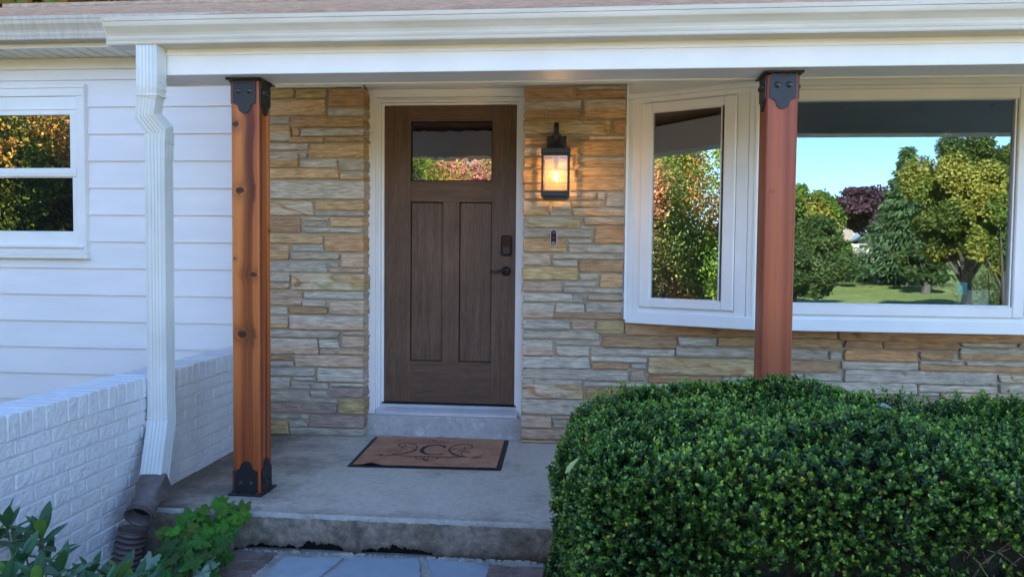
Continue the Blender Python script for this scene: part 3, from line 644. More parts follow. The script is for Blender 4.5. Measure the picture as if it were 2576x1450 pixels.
def atS(u, v):
    d = ray(u, v); Np = Vector((nn.x, nn.y, 0)); t = (Vector((A.x,A.y,0))-Vector((0,0,CZ))).dot(Np)/d.dot(Np); P_ = Vector((0,0,CZ))+d*t
    return ((Vector((P_.x,P_.y))-A).dot(dd), P_.z)
bay = bpy.data.objects.new('bay_window', None); C.objects.link(bay); bay.parent = house
s0, zb1 = atS(1635, 750); s1, _ = atS(1812, 500); _, zt1 = atS(1720, 275); _, zbb = atS(1800, 757)
gz_b = (zb1+zbb)/2; c0, _ = atS(1612, 500); c1, _ = atS(1850, 500)
print('side glass', s0, s1, gz_b, zt1, c0, c1, LS)
def ring(g, T, t0, t1, z0, z1, wt, wz, n0, n1, bv=.003, cut=.0):   # a rectangular frame of four members
    g.box(t0, t0+wt, n0, n1, z0, z1, bv, T=T); g.box(t1-wt, t1, n0, n1, z0, z1, bv, T=T)
    g.box(t0+wt, t1-wt, n0, n1-.0006, z0, z0+wz, bv, T=T); g.box(t0+wt, t1-wt, n0, n1-.0006, z1-wz, z1, bv, T=T)
ZB, ZT = .797, 2.235
g = MB()
for T in (TS, TS2): 
    ring(g, T, .0, LS-.002, .835, ZT-.03, .045, .03, -.06, .0); ring(g, T, .03, LS-.03, .86, ZT-.05, .022, .018, -.05, -.010)
W2 = B2.x-B.x
ring(g, TC, .002, W2-.002, .865, ZT-.03, .05, .03, -.06, .001); 
# corner posts, seat board, head
for P_ in (B, B2): g.lathe([(.018,.80),(.018,ZT-.01)], (P_.x, P_.y+.008, 0), (0,0,1), 10)
def bayprism(g, off, z0, z1, mi=0):
    pl = [(A.x-.003, 4.90), (A.x-.003+nn.x*0, A.y-off*1.1), (B.x-off*.2, B.y-off), (B2.x+off*.2, B2.y-off), (A2.x+.003, A2.y-off*1.1), (A2.x+.003, 4.90)]
    g.prism(pl, lambda a, b: (a, b, z0), lambda a, b: (a, b, z1), mi=mi)
bayprism(g, .018, ZB, .864); bayprism(g, .010, .864, .870); bayprism(g, .022, ZT-.03, ZT); bayprism(g, -.012, ZT, 2.3975)
g.box(.272, .287, 4.80, 4.85, ZB+.02, 2.30, .002)
obj('frame', g, M_['vinyl'], bay)
g = MB(); g.box(.258, .2715, 4.815, 4.85, ZB+.02, 2.30, .002); obj('side_trim', g, pm('grey_flashing', (.28,.27,.27), (.36,.35,.35), 9, .5, 60, .1), bay)
# casement sashes
for T in (TS, TS2):
    g = MB(); zc0, zc1 = gz_b-.055, zt1+.055
    ring(g, T, c0, c1, zc0, zc1, s0-c0, .055, -.03, .014, .005)
    ring(g, T, s0-.002, s1+.002, gz_b-.001, zt1+.001, .006, .006, -.02, .006, .002)
    # fill between sash and frame
    g.box(.046, c0-.003, -.05, -.001, .87, ZT-.06, .001, T=T); g.box(.05, LS-.05, -.055, -.012, .86, gz_b-.056, .001, T=T); g.box(.05, LS-.05, -.055, -.012, zt1+.056, ZT-.05, .001, T=T)
    g.box(c1+.003, LS-.05, -.05, -.002, .87, ZT-.06, .001, T=T)
    sh = obj('casement_sash', g, M_['white'], bay)
    g = MB(); g.box(s0, s1, -.012, -.008, gz_b, zt1, T=T); obj('glass_pane', g, M_['sideglass'], sh)
gxa, gxb = 1.135, atY(2549, 500, 4.47).x; gza, gzb = atY(2270, 766, 4.47).z, atY(2270, 249, 4.47).z
g = MB(); ring(g, TC, gxa-B.x-.065, gxb-B.x+.075, gza-.068, gzb+.06, .065, .065, -.04, .020, .006); ring(g, TC, gxa-B.x-.004, gxb-B.x+.004, gza-.004, gzb+.004, .010, .008, -.03, .010, .002)
g.box(gxb-B.x-.045, gxb-B.x-.035, .0205, .0215, gza-.050, gza-.0485, T=TC)
sh = obj('picture_sash', g, M_['white'], bay)
g = MB(); g.box(gxa-B.x, gxb-B.x, -.016, -.010, gza, gzb, T=TC); obj('glass_pane', g, M_['bayglass'], sh)
# room behind the bay
M_['room'] = pm('dim_room_wall', (.36,.36,.29), (.44,.43,.36), 2, .9, 20, .1)
g = MB(); rx0, rx1, ry0, ry1, rzb, rzt = .30, 3.28, 4.86, 8.2, .2, 2.38
vs = [(x,y,z) for x in (rx0,rx1) for y in (ry0,ry1) for z in (rzb,rzt)]
g.add(vs, [(0,1,3,2),(4,6,7,5),(2,3,7,6),(0,2,6,4),(1,5,7,3)]); obj('room_interior', g, M_['room'], house, norm=False)
g = MB(); bayp = [(A.x+.03,4.88),(B.x+.02,B.y+.05),(B2.x-.02,B2.y+.05),(A2.x-.03,4.88),(A2.x-.03,5.0),(A.x+.03,5.0)]
g.prism(bayp, lambda a,b: (a,b,.871), lambda a,b: (a,b,.885)); obj('window_seat', g, M_['room'], bay)

# ------------------------------------------------------------------ left window (double hung)
WYF = 4.955
xo = atY(215, 430, WYF).x; zt_ = atY(205, 210, WYF).z; zb_ = atY(222, 651, WYF).z
gxr = atY(178, 350, WYF+.02).x; gxr2 = atY(183, 510, WYF+.02).x; xl = -4.62
zg = [atY(120, v, WYF+.02).z for v in (290, 423, 447, 581)]
g = MB(); cw = .066
g.box(xl, xo, WYF, SY, zt_-.085, zt_, .003); g.box(xl, xo+.004, WYF-.008, WYF, zt_-.030, zt_-.004, .002)
g.box(xo-cw, xo, WYF-.0005, SY, zb_+.035, zt_-.0855, .003); g.box(xl, xl+cw, WYF-.0005, SY, zb_+.035, zt_-.0855, .003)
g.box(xo-.010, xo+.0005, WYF-.009, WYF, zb_+.04, zt_-.035, .002); 
g.box(xl, xo+.006, WYF-.012, SY, zb_, zb_+.0345, .004); g.box(xl, xo-.01, WYF-.004, SY, zb_+.035, zb_+.075, .003); g.box(xl, xo-.02, WYF-.018, SY, zb_+.075, zb_+.090, .003)
win = obj('window', g, M_['white'], house)
g = MB(); xi = xo-cw
g.box(gxr, xi, WYF+.010, SY, zg[1], zt_-.086, .003); g.box(xl+cw, xi, WYF+.0105, SY, zg[0], zt_-.086, .003); g.box(xl+cw, xi, WYF+.004, WYF+.02, zg[0]+.035, zg[0]+.05,.002)
g.box(xl+cw, xi-.004, WYF+.006, SY, zg[2]+.008, zg[1], .003); g.box(xl+cw, xi-.004, WYF+.003, SY, zg[2]+.028, zg[2]+.040, .002)
obj('upper_sash', g, M_['vinyl'], win)
g = MB(); g.box(gxr2, xi, WYF+.020, SY, zb_+.09, zg[1]-.02, .003); g.box(xl+cw, xi, WYF+.0205, SY, zb_+.09, zg[3], .003); g.box(xl+cw, xi-.004, WYF+.0203, SY, zg[2], zg[2]+.009, .001); obj('lower_sash', g, M_['vinyl'], win)
g = MB(); g.box(xl+cw, gxr, WYF+.022, WYF+.026, zg[1], zg[0]); obj('glass_pane', g, M_['winglass'], win)
g = MB(); g.box(xl+cw, gxr2, WYF+.0225, WYF+.0265, zg[3], zg[2]); obj('glass_pane', g, glassmat('dark_window_glass', .17, (.008,.008,.008), .012, 3), win)
# ------------------------------------------------------------------ posts
def post(name, x0, y0, label, cols, knots, seed, contrast, sharp):
    s = .140; x1, y1 = x0+s, y0+s; zb, zt = .012, 2.055
    t = thing(name, (x0+s/2, y0+s/2, 0), label, 'post', 'square cedar posts carrying the porch beam')
    cA, cB, cC = [Vector(c) for c in cols]; g = MB()
    nu, nz_ = 40, 270; ch = .006
    ring = []                                   # perimeter samples with small chamfers
    for f in range(4):
        for i in range(nu):
            q = ch+(s-2*ch)*i/(nu-1)
            ring.append(((q,0),(s,q),(s-q,s),(0,s-q))[f] + (f, q))
    for j in range(nz_+1):
        z = zb+(zt-zb)*j/nz_
        for (px, py, f, q) in ring:
            wx = q + f*.31; dx_ = 0; dark = 0
            for (kf, kx, kz, kr) in knots:
                if kf != f: continue
                ddx = (q-kx)/kr; ddz = (z-kz)/(kr*1.0); r2 = (ddx*ddx*.62+ddz*ddz*1.25)*(1+.5*noise.noise(Vector((ddx*1.3+kz*9, ddz*1.3, seed))))
                if r2 < 40: dx_ += -kr*.75*ddx/(1+r2*.55)*math.exp(-ddz*ddz*.04); dark = max(dark, 1-max(0, math.sqrt(r2)-.55)*2.2 if r2 < 1.1 else .42*math.exp(-(r2-1.1)*.22))
            wv = wx+dx_+.010*noise.noise(Vector((z*.9, f*7+seed, 0)))+.002*noise.noise(Vector((z*6, wx*20, seed)))
            a = noise.noise(Vector((wv*34+seed, z*.25, f*3)))*.65+noise.noise(Vector((wv*110+seed, z*.5, f)))*.35*sharp+.10*math.sin(wv*150+noise.noise(Vector((wv*20, z*.4, 5)))*4)*sharp
            k = max(0, min(1, .5+a*contrast)); c = cA.lerp(cB, k)
            k2 = max(0, noise.noise(Vector((wv*16+seed*3, z*.45, 4)))) * 1.3; c = c.lerp(cC, min(.75, k2))
            c = c*(1+.10*noise.noise(Vector((wx*300, z*5, seed))))
            if dark > 0: c = c.lerp(Vector((.018,.006,.003)), min(.93, dark))
            g.v.append((x0+px, y0+py, z)); g.c.append(clampc(c))
    n = len(ring)
    for j in range(nz_):
        for i in range(n): g.f.append((j*n+i, j*n+(i+1) % n, (j+1)*n+(i+1) % n, (j+1)*n+i)); g.m.append(0)
    g.f.append(tuple(range(n-1, -1, -1))); g.m.append(0); g.f.append(tuple(range(nz_*n, nz_*n+n))); g.m.append(0)
    obj('shaft', g, M_['post'], t, norm=False)
    hw = .0585
    prof = [(-hw,.0),(-hw,.112),(-.046,.112),(-.044,.120),(-.034,.122),(-.030,.130)]
    arc = [(.030*math.cos(a), .130+.030*math.sin(a)*1.05) for a in [PI-PI*i/10 for i in range(11)]]
    prof = prof[:5]+arc+[(-a, b) for a, b in prof[4::-1]]
    prof = [(a, b) for a, b in prof]
    cx, cy = x0+s/2, y0+s/2
    for part, zq, sg in (('cap_bracket', 2.058, -1), ('base_bracket', .012, 1)):
        g = MB(); th = .006; o_ = s/2+.0008
        for f in range(4):
            ca, sa = [(0,-1),(1,0),(0,1),(-1,0)][f]
            # outward direction (ca, sa), tangent (-sa, ca)
            P0 = lambda a, b: (cx+ca*o_-sa*a, cy+sa*o_+ca*a, zq+sg*b); P1 = lambda a, b: (cx+ca*(o_+th)-sa*a, cy+sa*(o_+th)+ca*a, zq+sg*b)
            g.prism(prof, P0, P1)
        e = s/2+.020
        if sg < 0: g.box(cx-e, cx+e, cy-e, cy+e, 2.0585, 2.0675, .002)
        else: g.box(cx-e, cx+e, cy-e, cy+e, .001, .012, .003)
        for f in range(4):
            ca, sa = [(0,-1),(1,0),(0,1),(-1,0)][f]
            for a in (-.055,-.02,.02,.055): 
                px, py = cx+ca*(e-.012)-sa*a, cy+sa*(e-.012)+ca*a
                zz = 2.0585 if sg < 0 else .012
                g.lathe([(.0,sg*.006),(.006,sg*.005),(.008,0)], (px, py, zz), (0,0,1), 8)
        br = obj(part, g, M_['black'], t)
        for f in range(4):
            ca, sa = [(0,-1),(1,0),(0,1),(-1,0)][f]
            for a in (-.027, .027):
                b = MB(); c0 = (cx+ca*(o_+th)-sa*a, cy+sa*(o_+th)+ca*a, zq+sg*.052)
                if sg < 0: b.lathe([(.0155,-.001),(.0155,.002),(.0115,.004),(.0105,.010),(.007,.0125),(0,.013)], c0, (ca,sa,0), 14)
                else: b.lathe([(.012,-.001),(.012,.002),(.0095,.003),(.0090,.009),(.006,.0105),(0,.011)], c0, (ca,sa,0), 6)
                obj('bolt', b, M_['bolt'], br, smooth=sg < 0)
    return t
M_['post'] = vcmat('oiled_cedar', .42, 40, .10, stretch=(20,20,1), v=.08, vs=30, vstretch=(8,8,.4), spec=.35)
M_['bolt'] = pm('black_bolt', (.03,.03,.033), None, bst=0, rough=.28)
def kn(u, v, r, x0, y0, face=0):
    if face == 0: p = atY(u, v, y0); return (0, p.x-x0, p.z, r)
    p = atX(u, v, x0+.14); return (1, p.y-y0, p.z, r)
pL = (-1.7266, 3.5663); pR = (.8396, 3.5663)
post('porch_post', pL[0], pL[1], 'honey coloured cedar porch post with dark knots and strong grain, left of the door', [(.45,.100,.024),(.12,.024,.008),(.64,.21,.050)],
     [kn(592,312,.021,*pL), kn(603,478,.025,*pL), kn(637,690,.019,*pL), kn(609,840,.027,*pL), kn(677,580,.011,*pL,1), kn(590,650,.006,*pL)], 3.3, 1.25, 1.5)
post('porch_post', pR[0], pR[1], 'plain reddish brown cedar porch post standing behind the boxwood hedge by the bay window', [(.38,.088,.032),(.24,.050,.020),(.45,.115,.044)],
     [kn(1942,480,.004,*pR)], 8.1, 1.3, 1.0)

# ------------------------------------------------------------------ painted brick wall
bw = thing('brick_wall', (-2.21, 3, -.42), 'low white painted brick wall with a rowlock cap running out beside the porch', 'wall')
XF = -2.116; ZT_ = .603
g = MB(); g.box(XF-.175, XF-.0042, .6, 4.83, -.44, ZT_-.02)
obj('mortar', g, M_['wpmortar'], bw)
g = MB(); z = ZT_-.105; r = 0
while z > -.46:
    y = 4.83-(.1025 if r % 2 else 0)
    if r % 2: g.box(XF-.02, XF+random.uniform(-.001,.002), y+.004, 4.828, z-.0585, z, .004)
    while y > .7:
        y0 = y-.193+random.uniform(-.003,.003)
        j = random.uniform(-.002, .0025); zz = random.uniform(-.0015,.0015)
        n0 = len(g.v); g.box(XF-.02, XF+j, y0, y-.001, z-.0575+zz, z+zz, .0032)
        for q in range(n0, len(g.v)):
            p = g.v[q]; g.v[q] = (p[0]+.0025*noise.noise(Vector((p[1]*30, p[2]*40, q))), p[1]+random.uniform(-.0015,.0015), p[2]+random.uniform(-.0015,.0015))
        y -= .203
    z -= .0672; r += 1
obj('brick_courses', g, M_['wpbrick'], bw)
g = MB(); y = 4.825
while y > .7:
    a = random.uniform(-.002,.003); lean = random.uniform(-.002,.002)
    n0 = len(g.v); g.box(XF-.190, XF+.004+a, y-.0575, y, ZT_-.1005, ZT_+random.uniform(-.003,.002), .004)
    for q in range(n0, len(g.v)):
        p = g.v[q]; g.v[q] = (p[0]+random.uniform(-.0012,.0012), p[1]+lean+random.uniform(-.0012,.0012), p[2]+random.uniform(-.001,.001))
    y -= .0668
g.box(XF-.185, XF-.004, .7, 4.82, ZT_-.097, ZT_-.012)
obj('rowlock_cap', g, M_['wpbrick'], bw)

# ------------------------------------------------------------------ lantern
LX, LY = -.166, 4.668
lan = thing('wall_lantern', (LX, 4.80, 1.9), 'black metal porch lantern with a glowing bulb, mounted on the stone beside the door', 'lantern')
g = MB(); g.box(LX-.062, LX+.062, 4.765, 4.80, 1.845, 1.972, .004); g.box(LX-.055, LX+.055, 4.758, 4.765, 1.852, 1.965, .002); obj('back_plate', g, M_['black'], lan)
g = MB()
path = [(4.762,1.935),(4.745,1.965),(4.735,2.01),(4.725,2.034),(4.700,2.043),(4.678,2.034),(4.668,2.01),(4.667,1.975),(4.668,1.94)]
rings = []
for i, (y, z) in enumerate(path):
    a = Vector(path[max(i-1,0)]); b = Vector(path[min(i+1, len(path)-1)]); d = (b-a).normalized(); nn_ = Vector((-d.y, d.x))*.005
    rings.append([(LX-.0145,y+nn_.x,z+nn_.y),(LX+.0145,y+nn_.x,z+nn_.y),(LX+.0145,y-nn_.x,z-nn_.y),(LX-.0145,y-nn_.x,z-nn_.y)])
g.loft(rings); obj('hook_arm', g, M_['black'], lan)
g = MB(); g.tube([(LX+.034*math.cos(t), LY-.004, 1.937+.036*math.sin(t)) for t in [2*PI*i/20 for i in range(21)]], .0035, 6); obj('hanging_ring', g, M_['black'], lan)
hwL = .0865
def sqring(r, z): return [(LX-r,LY-r,z),(LX+r,LY-r,z),(LX+r,LY+r,z),(LX-r,LY+r,z)]
g = MB(); g.loft([sqring(a, b) for a, b in ((hwL,1.838),(hwL+.003,1.842),(hwL+.003,1.868),(hwL-.004,1.872),(.050,1.880),(.043,1.895),(.030,1.902),(.020,1.906),(.012,1.925),(.010,1.940))])
obj('roof_cap', g, M_['black'], lan)
g = MB(); hb = .079
for sx in (-1,1):
    for sy in (-1,1): g.box(LX+sx*hb-.0065, LX+sx*hb+.0065, LY+sy*hb-.0065, LY+sy*hb+.0065, 1.600, 1.840, .001)
for sx in (-1,1): g.box(LX+sx*hb-.0062, LX+sx*hb+.0062, LY-hb+.0065, LY+hb-.0065, 1.825, 1.840); g.box(LX+sx*hb-.0062, LX+sx*hb+.0062, LY-hb+.0065, LY+hb-.0065, 1.600, 1.614)
for sy in (-1,1): g.box(LX-hb+.0065, LX+hb-.0065, LY+sy*hb-.0060, LY+sy*hb+.0060, 1.825, 1.840); g.box(LX-hb+.0065, LX+hb-.0065, LY+sy*hb-.0060, LY+sy*hb+.0060, 1.600, 1.614)
g.loft([sqring(a, b) for a, b in ((hwL-.006,1.603),(hwL,1.598),(hwL,1.582),(hwL-.004,1.579),(hwL-.010,1.578),(hwL-.012,1.568),(hwL-.020,1.566))])
obj('cage', g, M_['black'], lan)
m, nt, b = newmat('seeded_glass'); nt.nodes.remove(b)
tp = NN(nt, 'ShaderNodeBsdfTransparent'); tp.inputs[0].default_value = (.96,.93,.88,1); gl = NN(nt, 'ShaderNodeBsdfGlossy'); gl.inputs['Roughness'].default_value = .08
df = NN(nt, 'ShaderNodeBsdfTranslucent'); df.inputs[0].default_value = (.9,.85,.75,1)
mx = NN(nt, 'ShaderNodeMixShader'); mx.inputs[0].default_value = .06; mx2 = NN(nt, 'ShaderNodeMixShader')
tc = NN(nt, 'ShaderNodeTexCoord'); vo = NN(nt, 'ShaderNodeTexVoronoi'); vo.inputs['Scale'].default_value = 85
rp = NN(nt, 'ShaderNodeValToRGB'); rp.color_ramp.elements[0].position = .10; rp.color_ramp.elements[0].color = (.22,.22,.22,1); rp.color_ramp.elements[1].position = .22; rp.color_ramp.elements[1].color = (.045,.045,.045,1)
nt.links.new(tc.outputs['Object'], vo.inputs['Vector']); nt.links.new(vo.outputs['Distance'], rp.inputs[0]); nt.links.new(rp.outputs[0], mx2.inputs[0])
nt.links.new(tp.outputs[0], mx.inputs[1]); nt.links.new(gl.outputs[0], mx.inputs[2]); nt.links.new(mx.outputs[0], mx2.inputs[1]); nt.links.new(df.outputs[0], mx2.inputs[2])
out = [n_ for n_ in nt.nodes if n_.type == 'OUTPUT_MATERIAL'][0]; nt.links.new(mx2.outputs[0], out.inputs[0]); M_['seed'] = m
for ax_, sg in (('y',-1),('y',1),('x',-1),('x',1)):
    g = MB(); a = hb-.0064
    if ax_ == 'y': g.box(LX-a, LX+a, LY+sg*hb-.001, LY+sg*hb+.001, 1.6142, 1.8248)
    else: g.box(LX+sg*hb-.001, LX+sg*hb+.001, LY-a, LY+a, 1.6142, 1.8248)
    obj('glass_pane', g, M_['seed'], lan)
def emit(name, c, s):
    m, nt, b = newmat(name); nt.nodes.remove(b); e = NN(nt, 'ShaderNodeEmission'); e.inputs[0].default_value = (*c, 1); e.inputs[1].default_value = s
    nt.links.new(e.outputs[0], [n_ for n_ in nt.nodes if n_.type == 'OUTPUT_MATERIAL'][0].inputs[0]); return m
BZ = 1.715
g = MB(); g.lathe([(0,-.038),(.010,-.036),(.017,-.026),(.0185,-.012),(.016,.010),(.011,.026),(.009,.034)], (LX, LY, BZ), (0,0,1), 20)
bulb = obj('bulb', g, glassmat('bulb_glass', .05, (.99,.95,.88), 0, clear=True), lan, smooth=True)
g = MB()
for k in range(6):
    t = k*PI/3; g.tube([(LX+.006*math.cos(t), LY+.006*math.sin(t), BZ-.022), (LX+.004*math.cos(t+.3), LY+.004*math.sin(t+.3), BZ+.020)], .0016, 6)
obj('filament', g, emit('filament_glow', (1,.66,.34), 30), bulb)
g = MB(); g.lathe([(.010,.028),(.012,.034),(.012,.06),(.016,.062),(.016,.125)], (LX, LY, BZ), (0,0,1), 16); obj('bulb_socket', g, M_['black'], lan, smooth=True)
pl = bpy.data.lights.new('bulb_light', 'POINT'); pl.energy = .62; pl.color = (1, .55, .22); pl.shadow_soft_size = .010
po = bpy.data.objects.new('bulb_light', pl); C.objects.link(po); po.location = (LX, LY, BZ-.0)

# ------------------------------------------------------------------ doorbell camera
bp_ = atY(1393, 598, 4.79)
db = thing('doorbell', (bp_.x, 4.80, bp_.z), 'slim black and white video doorbell stuck on the stone under the lantern', 'doorbell')
def caps(hw_, hh, n=10): return [(hw_*math.cos(t), (hh-hw_)+hw_*math.sin(t)) for t in [PI*i/n for i in range(n+1)]]+[(hw_*math.cos(t), -(hh-hw_)+hw_*math.sin(t)) for t in [PI+PI*i/n for i in range(n+1)]]
g = MB(); g.prism(caps(.0215,.056), lambda a,b: (bp_.x+a,4.812,bp_.z+b), lambda a,b: (bp_.x+a,4.785,bp_.z+b)); obj('housing', g, pm('pale_housing', (.62,.58,.52), None, bst=0, rough=.4), db)
g = MB(); g.prism(caps(.0175,.052), lambda a,b: (bp_.x+a,4.786,bp_.z+b), lambda a,b: (bp_.x+a,4.7825,bp_.z+b)); obj('face_plate', g, M_['screen'], db)
g = MB(); g.lathe([(.0115,.0),(.0115,-.002),(.008,-.003),(0,-.0025)], (bp_.x,4.783,bp_.z+.034), (0,1,0), 20); obj('lens', g, pm('lens_black', (.02,.02,.022), None, bst=0, rough=.15), db, smooth=True)
g = MB(); g.lathe([(.0145,.0),(.0145,-.002),(.0125,-.003),(.0120,-.0015)], (bp_.x,4.783,bp_.z-.036), (0,1,0), 24); g.lathe([(0,-.0016),(.012,-.0015)], (bp_.x,4.783,bp_.z-.036), (0,1,0), 20); obj('button', g, pm('button_ring', (.16,.16,.16), None, bst=0, rough=.25), db, smooth=True)
g = MB(); g.box(bp_.x-.004, bp_.x+.004, 4.7815, 4.7824, bp_.z-.001, bp_.z+.001); obj('status_light', g, pm('grey_mark', (.3,.3,.32), None, bst=0), db)

# ------------------------------------------------------------------ doormat
mq = [atZ(u, v, .008) for u, v in ((871,1170),(1261,1180),(1281,1104),(943,1095))]
mq = [(q.x, min(q.y, 4.893)) for q in mq]
mat_ = thing('doormat', (-.9, 4.5, 0), 'tan doormat with black rubber border, scrollwork and a letter C before the door', 'doormat')
def inset(q, d):
    out = []
    n = len(q)
    for i in range(n):
        a = Vector(q[i-1]); b = Vector(q[i]); c = Vector(q[(i+1) % n]); e1 = (b-a).normalized(); e2 = (c-b).normalized()
        n1 = Vector((-e1.y, e1.x)); n2 = Vector((-e2.y, e2.x)); k = (n1+n2)/(1+n1.dot(n2)); out.append(tuple(b+k*d))
    return out
def roundq(q, r):
    out = []; n = len(q)
    for i in range(n):
        a = Vector(q[i-1]); b = Vector(q[i]); c = Vector(q[(i+1) % n]); e1 = (a-b).normalized(); e2 = (c-b).normalized()
        for t in (0,.25,.5,.75,1): out.append(tuple((b+e1*r)*(1-t)**2+b*2*t*(1-t)+(b+e2*r)*t*t))
    return out
M_['rubber'] = pm('black_rubber', (.010,.010,.011), (.02,.02,.022), 12, .55, 120, .2, c3=(2.2,2.1,2), s3=60, lo3=.68, hi3=.73)
o1 = roundq(mq, .014); o2 = roundq(inset(mq, .008), .012); n = len(o1)
g = MB(); vs = [(a,b,.001) for a,b in o1]+[(a,b,.005) for a,b in o2]
g.add(vs, [(i,(i+1)%n,n+(i+1)%n,n+i) for i in range(n)]+[tuple(range(n,2*n))]); obj('rubber_border', g, M_['rubber'], mat_)
ins = inset(mq, .030); ins[2] = (ins[2][0], ins[2][1]+.016); ins[3] = (ins[3][0], ins[3][1]+.016)
def bil(s, t): 
    a,b,c,d = [Vector(q) for q in ins]; p = (a*(1-s)+b*s)*(1-t)+(d*(1-s)+c*s)*t; return p
def matz(s, t):      # the carpet lifts in a few places along its edges
    z = .0085
    z += .012*math.exp(-((s-.13)/.05)**2-(t/.07)**2)*1.0+.010*math.exp(-((s-.50)/.035)**2-((t-1)/.10)**2)+.006*math.exp(-((s-.13)/.04)**2-((t-1)/.10)**2)+.005*math.exp(-((s-.62)/.03)**2-((t-1)/.1)**2)
    return z+.0008*noise.noise(Vector((s*8,t*6,0)))
NU, NV = 90, 44; g = MB()
for j in range(NV+1):
    for i in range(NU+1):
        s, t = i/NU, j/NV; p = bil(s, t); e = .0025*noise.noise(Vector((s*25, t*18, 3)))*(1 if i in (0,NU) or j in (0,NV) else 0)
        g.v.append((p.x+e, p.y+e, matz(s,t))); g.c.append(None)
for j in range(NV):
    for i in range(NU): g.f.append((j*(NU+1)+i, j*(NU+1)+i+1, (j+1)*(NU+1)+i+1, (j+1)*(NU+1)+i)); g.m.append(0)
M_['carpet'] = pm('tan_carpet', (.48,.22,.12), (.62,.30,.17), 6, .95, 420, .8, c3=(.8,.76,.72), s3=9, lo3=.5, hi3=.7)
obj('carpet', g, M_['carpet'], mat_, norm=False)
def cat(pts, k=7, closed=False):
    P_ = [Vector(p) for p in pts]; out = []; n = len(P_)
    for i in range(n if closed else n-1):
        p0 = P_[(i-1) % n] if closed else P_[max(i-1,0)]; p1 = P_[i]; p2 = P_[(i+1) % n]; p3 = P_[(i+2) % n] if closed else P_[min(i+2,n-1)]
        for q in range(k):
            t = q/k; out.append(.5*((2*p1)+(p2-p0)*t+(2*p0-5*p1+4*p2-p3)*t*t+(3*p1-p0-3*p2+p3)*t**3))
    if not closed: out.append(P_[-1])
    return out
def mp(q, z=.0105): d = atZ((1340+q[0]/3.845)*.644, (1680+q[1]/3.845)*.644, z); return Vector((d.x, d.y))
deco = MB()
def ribbon(pts, w0=.0022, w1=None, mid=None):
    P_ = [mp(p) for p in cat(pts)]; n = len(P_); vs = []
    for i, p in enumerate(P_):
        d = (P_[min(i+1,n-1)]-P_[max(i-1,0)])
        if d.length < 1e-6: d = Vector((1,0))
        d.normalize(); t = i/(n-1); wv = w0+(mid-w0)*math.sin(PI*t) if mid else (w0+((w1 if w1 is not None else w0)-w0)*t)
        nn_ = Vector((-d.y, d.x))*wv; vs += [(p.x+nn_.x, p.y+nn_.y, .0107), (p.x-nn_.x, p.y-nn_.y, .0107)]
    deco.add(vs, [(2*i,2*i+1,2*i+3,2*i+2) for i in range(n-1)])
R_ = ribbon
R_([(680,362),(790,358),(900,348),(1000,322),(1080,300),(1113,250),(1080,212),(1010,196),(930,191),(860,202),(832,222),(860,240),(920,243),(946,230),(930,219),(903,223)], .0018, mid=.0036)
R_([(1000,322),(1060,300),(1088,280),(1070,260),(1035,250)], .0048, .0008)
R_([(1060,290),(1010,250),(935,238),(885,250),(880,270),(915,281),(957,274),(952,264),(922,266)], .0020)
R_([(740,362),(830,332),(870,303),(850,287),(795,286),(768,297),(800,306),(822,298)], .0022)
R_([(740,362),(770,350),(830,346)], .0048, .0008); R_([(860,350),(900,338),(960,330)], .0048, .0008); R_([(930,342),(960,328),(1000,318)], .0042, .0008)
R_([(1900,398),(1780,394),(1690,375),(1620,340),(1590,290),(1615,250),(1690,222),(1800,212),(1900,215),(1945,240),(1905,266),(1845,262),(1818,250),(1850,243),(1870,249)], .0018, mid=.0036)
R_([(1790,392),(1700,360),(1615,320),(1612,290),(1650,272),(1700,268)], .0042, .0008)
R_([(1640,285),(1700,262),(1790,261),(1833,279),(1812,301),(1760,303),(1741,292),(1780,286)], .0020)
R_([(1860,397),(1785,368),(1772,338),(1820,314),(1880,315),(1894,328),(1862,336),(1838,328)], .0022)
R_([(1640,330),(1665,352),(1720,360)], .0048, .0008); R_([(1700,360),(1730,378),(1760,384)], .0042, .0008); R_([(1790,378),(1820,388),(1870,392)], .0042, .0008)
R_([(630,363),(900,372),(1100,378),(1300,384),(1500,388),(1760,398)], .0026); R_([(800,375),(1100,388),(1300,392),(1600,404),(1750,402)], .0016)
R_([(480,358),(520,348),(560,352),(600,362),(550,372),(510,368),(480,358)], .0018); R_([(560,352),(545,365),(570,375),(590,366),(640,363)], .0022); R_([(540,345),(575,352),(600,349)], .0016)
R_([(2090,403),(2040,395),(1990,397),(1960,405),(2000,412),(2050,410),(2090,403)], .0018); R_([(1960,403),(1990,390),(2020,396),(2000,405)], .0022); R_([(1890,399),(1965,404)], .002)
R_([(920,397),(1000,393),(1060,401),(1115,384)], .002); R_([(1092,395),(1100,418),(1145,432),(1192,421),(1165,411),(1148,416)], .002); R_([(1420,398),(1412,428),(1360,441),(1322,428),(1352,416),(1372,422)], .002)
R_([(1110,388),(1170,402),(1225,384)], .002); R_([(1300,388),(1370,404),(1440,404),(1610,412)], .002)
R_([(1265,386),(1205,415),(1240,430),(1290,415),(1265,386)], .003); R_([(1240,430),(1215,440),(1235,456),(1265,446),(1255,430)], .003); R_([(1205,420),(1190,428),(1215,436)], .002)
R_([(970,183),(1100,186),(1250,180),(1290,190),(1350,192)], .002); R_([(1165,172),(1265,179)], .0018); R_([(1500,192),(1560,205),(1700,200),(1840,210)], .002); R_([(1570,184),(1600,180),(1670,181)], .0018)
R_([(1300,190),(1272,172),(1300,150),(1345,146),(1358,156),(1330,161)], .0022); R_([(1560,190),(1578,172),(1545,157),(1495,162),(1515,171),(1535,168)], .0022)
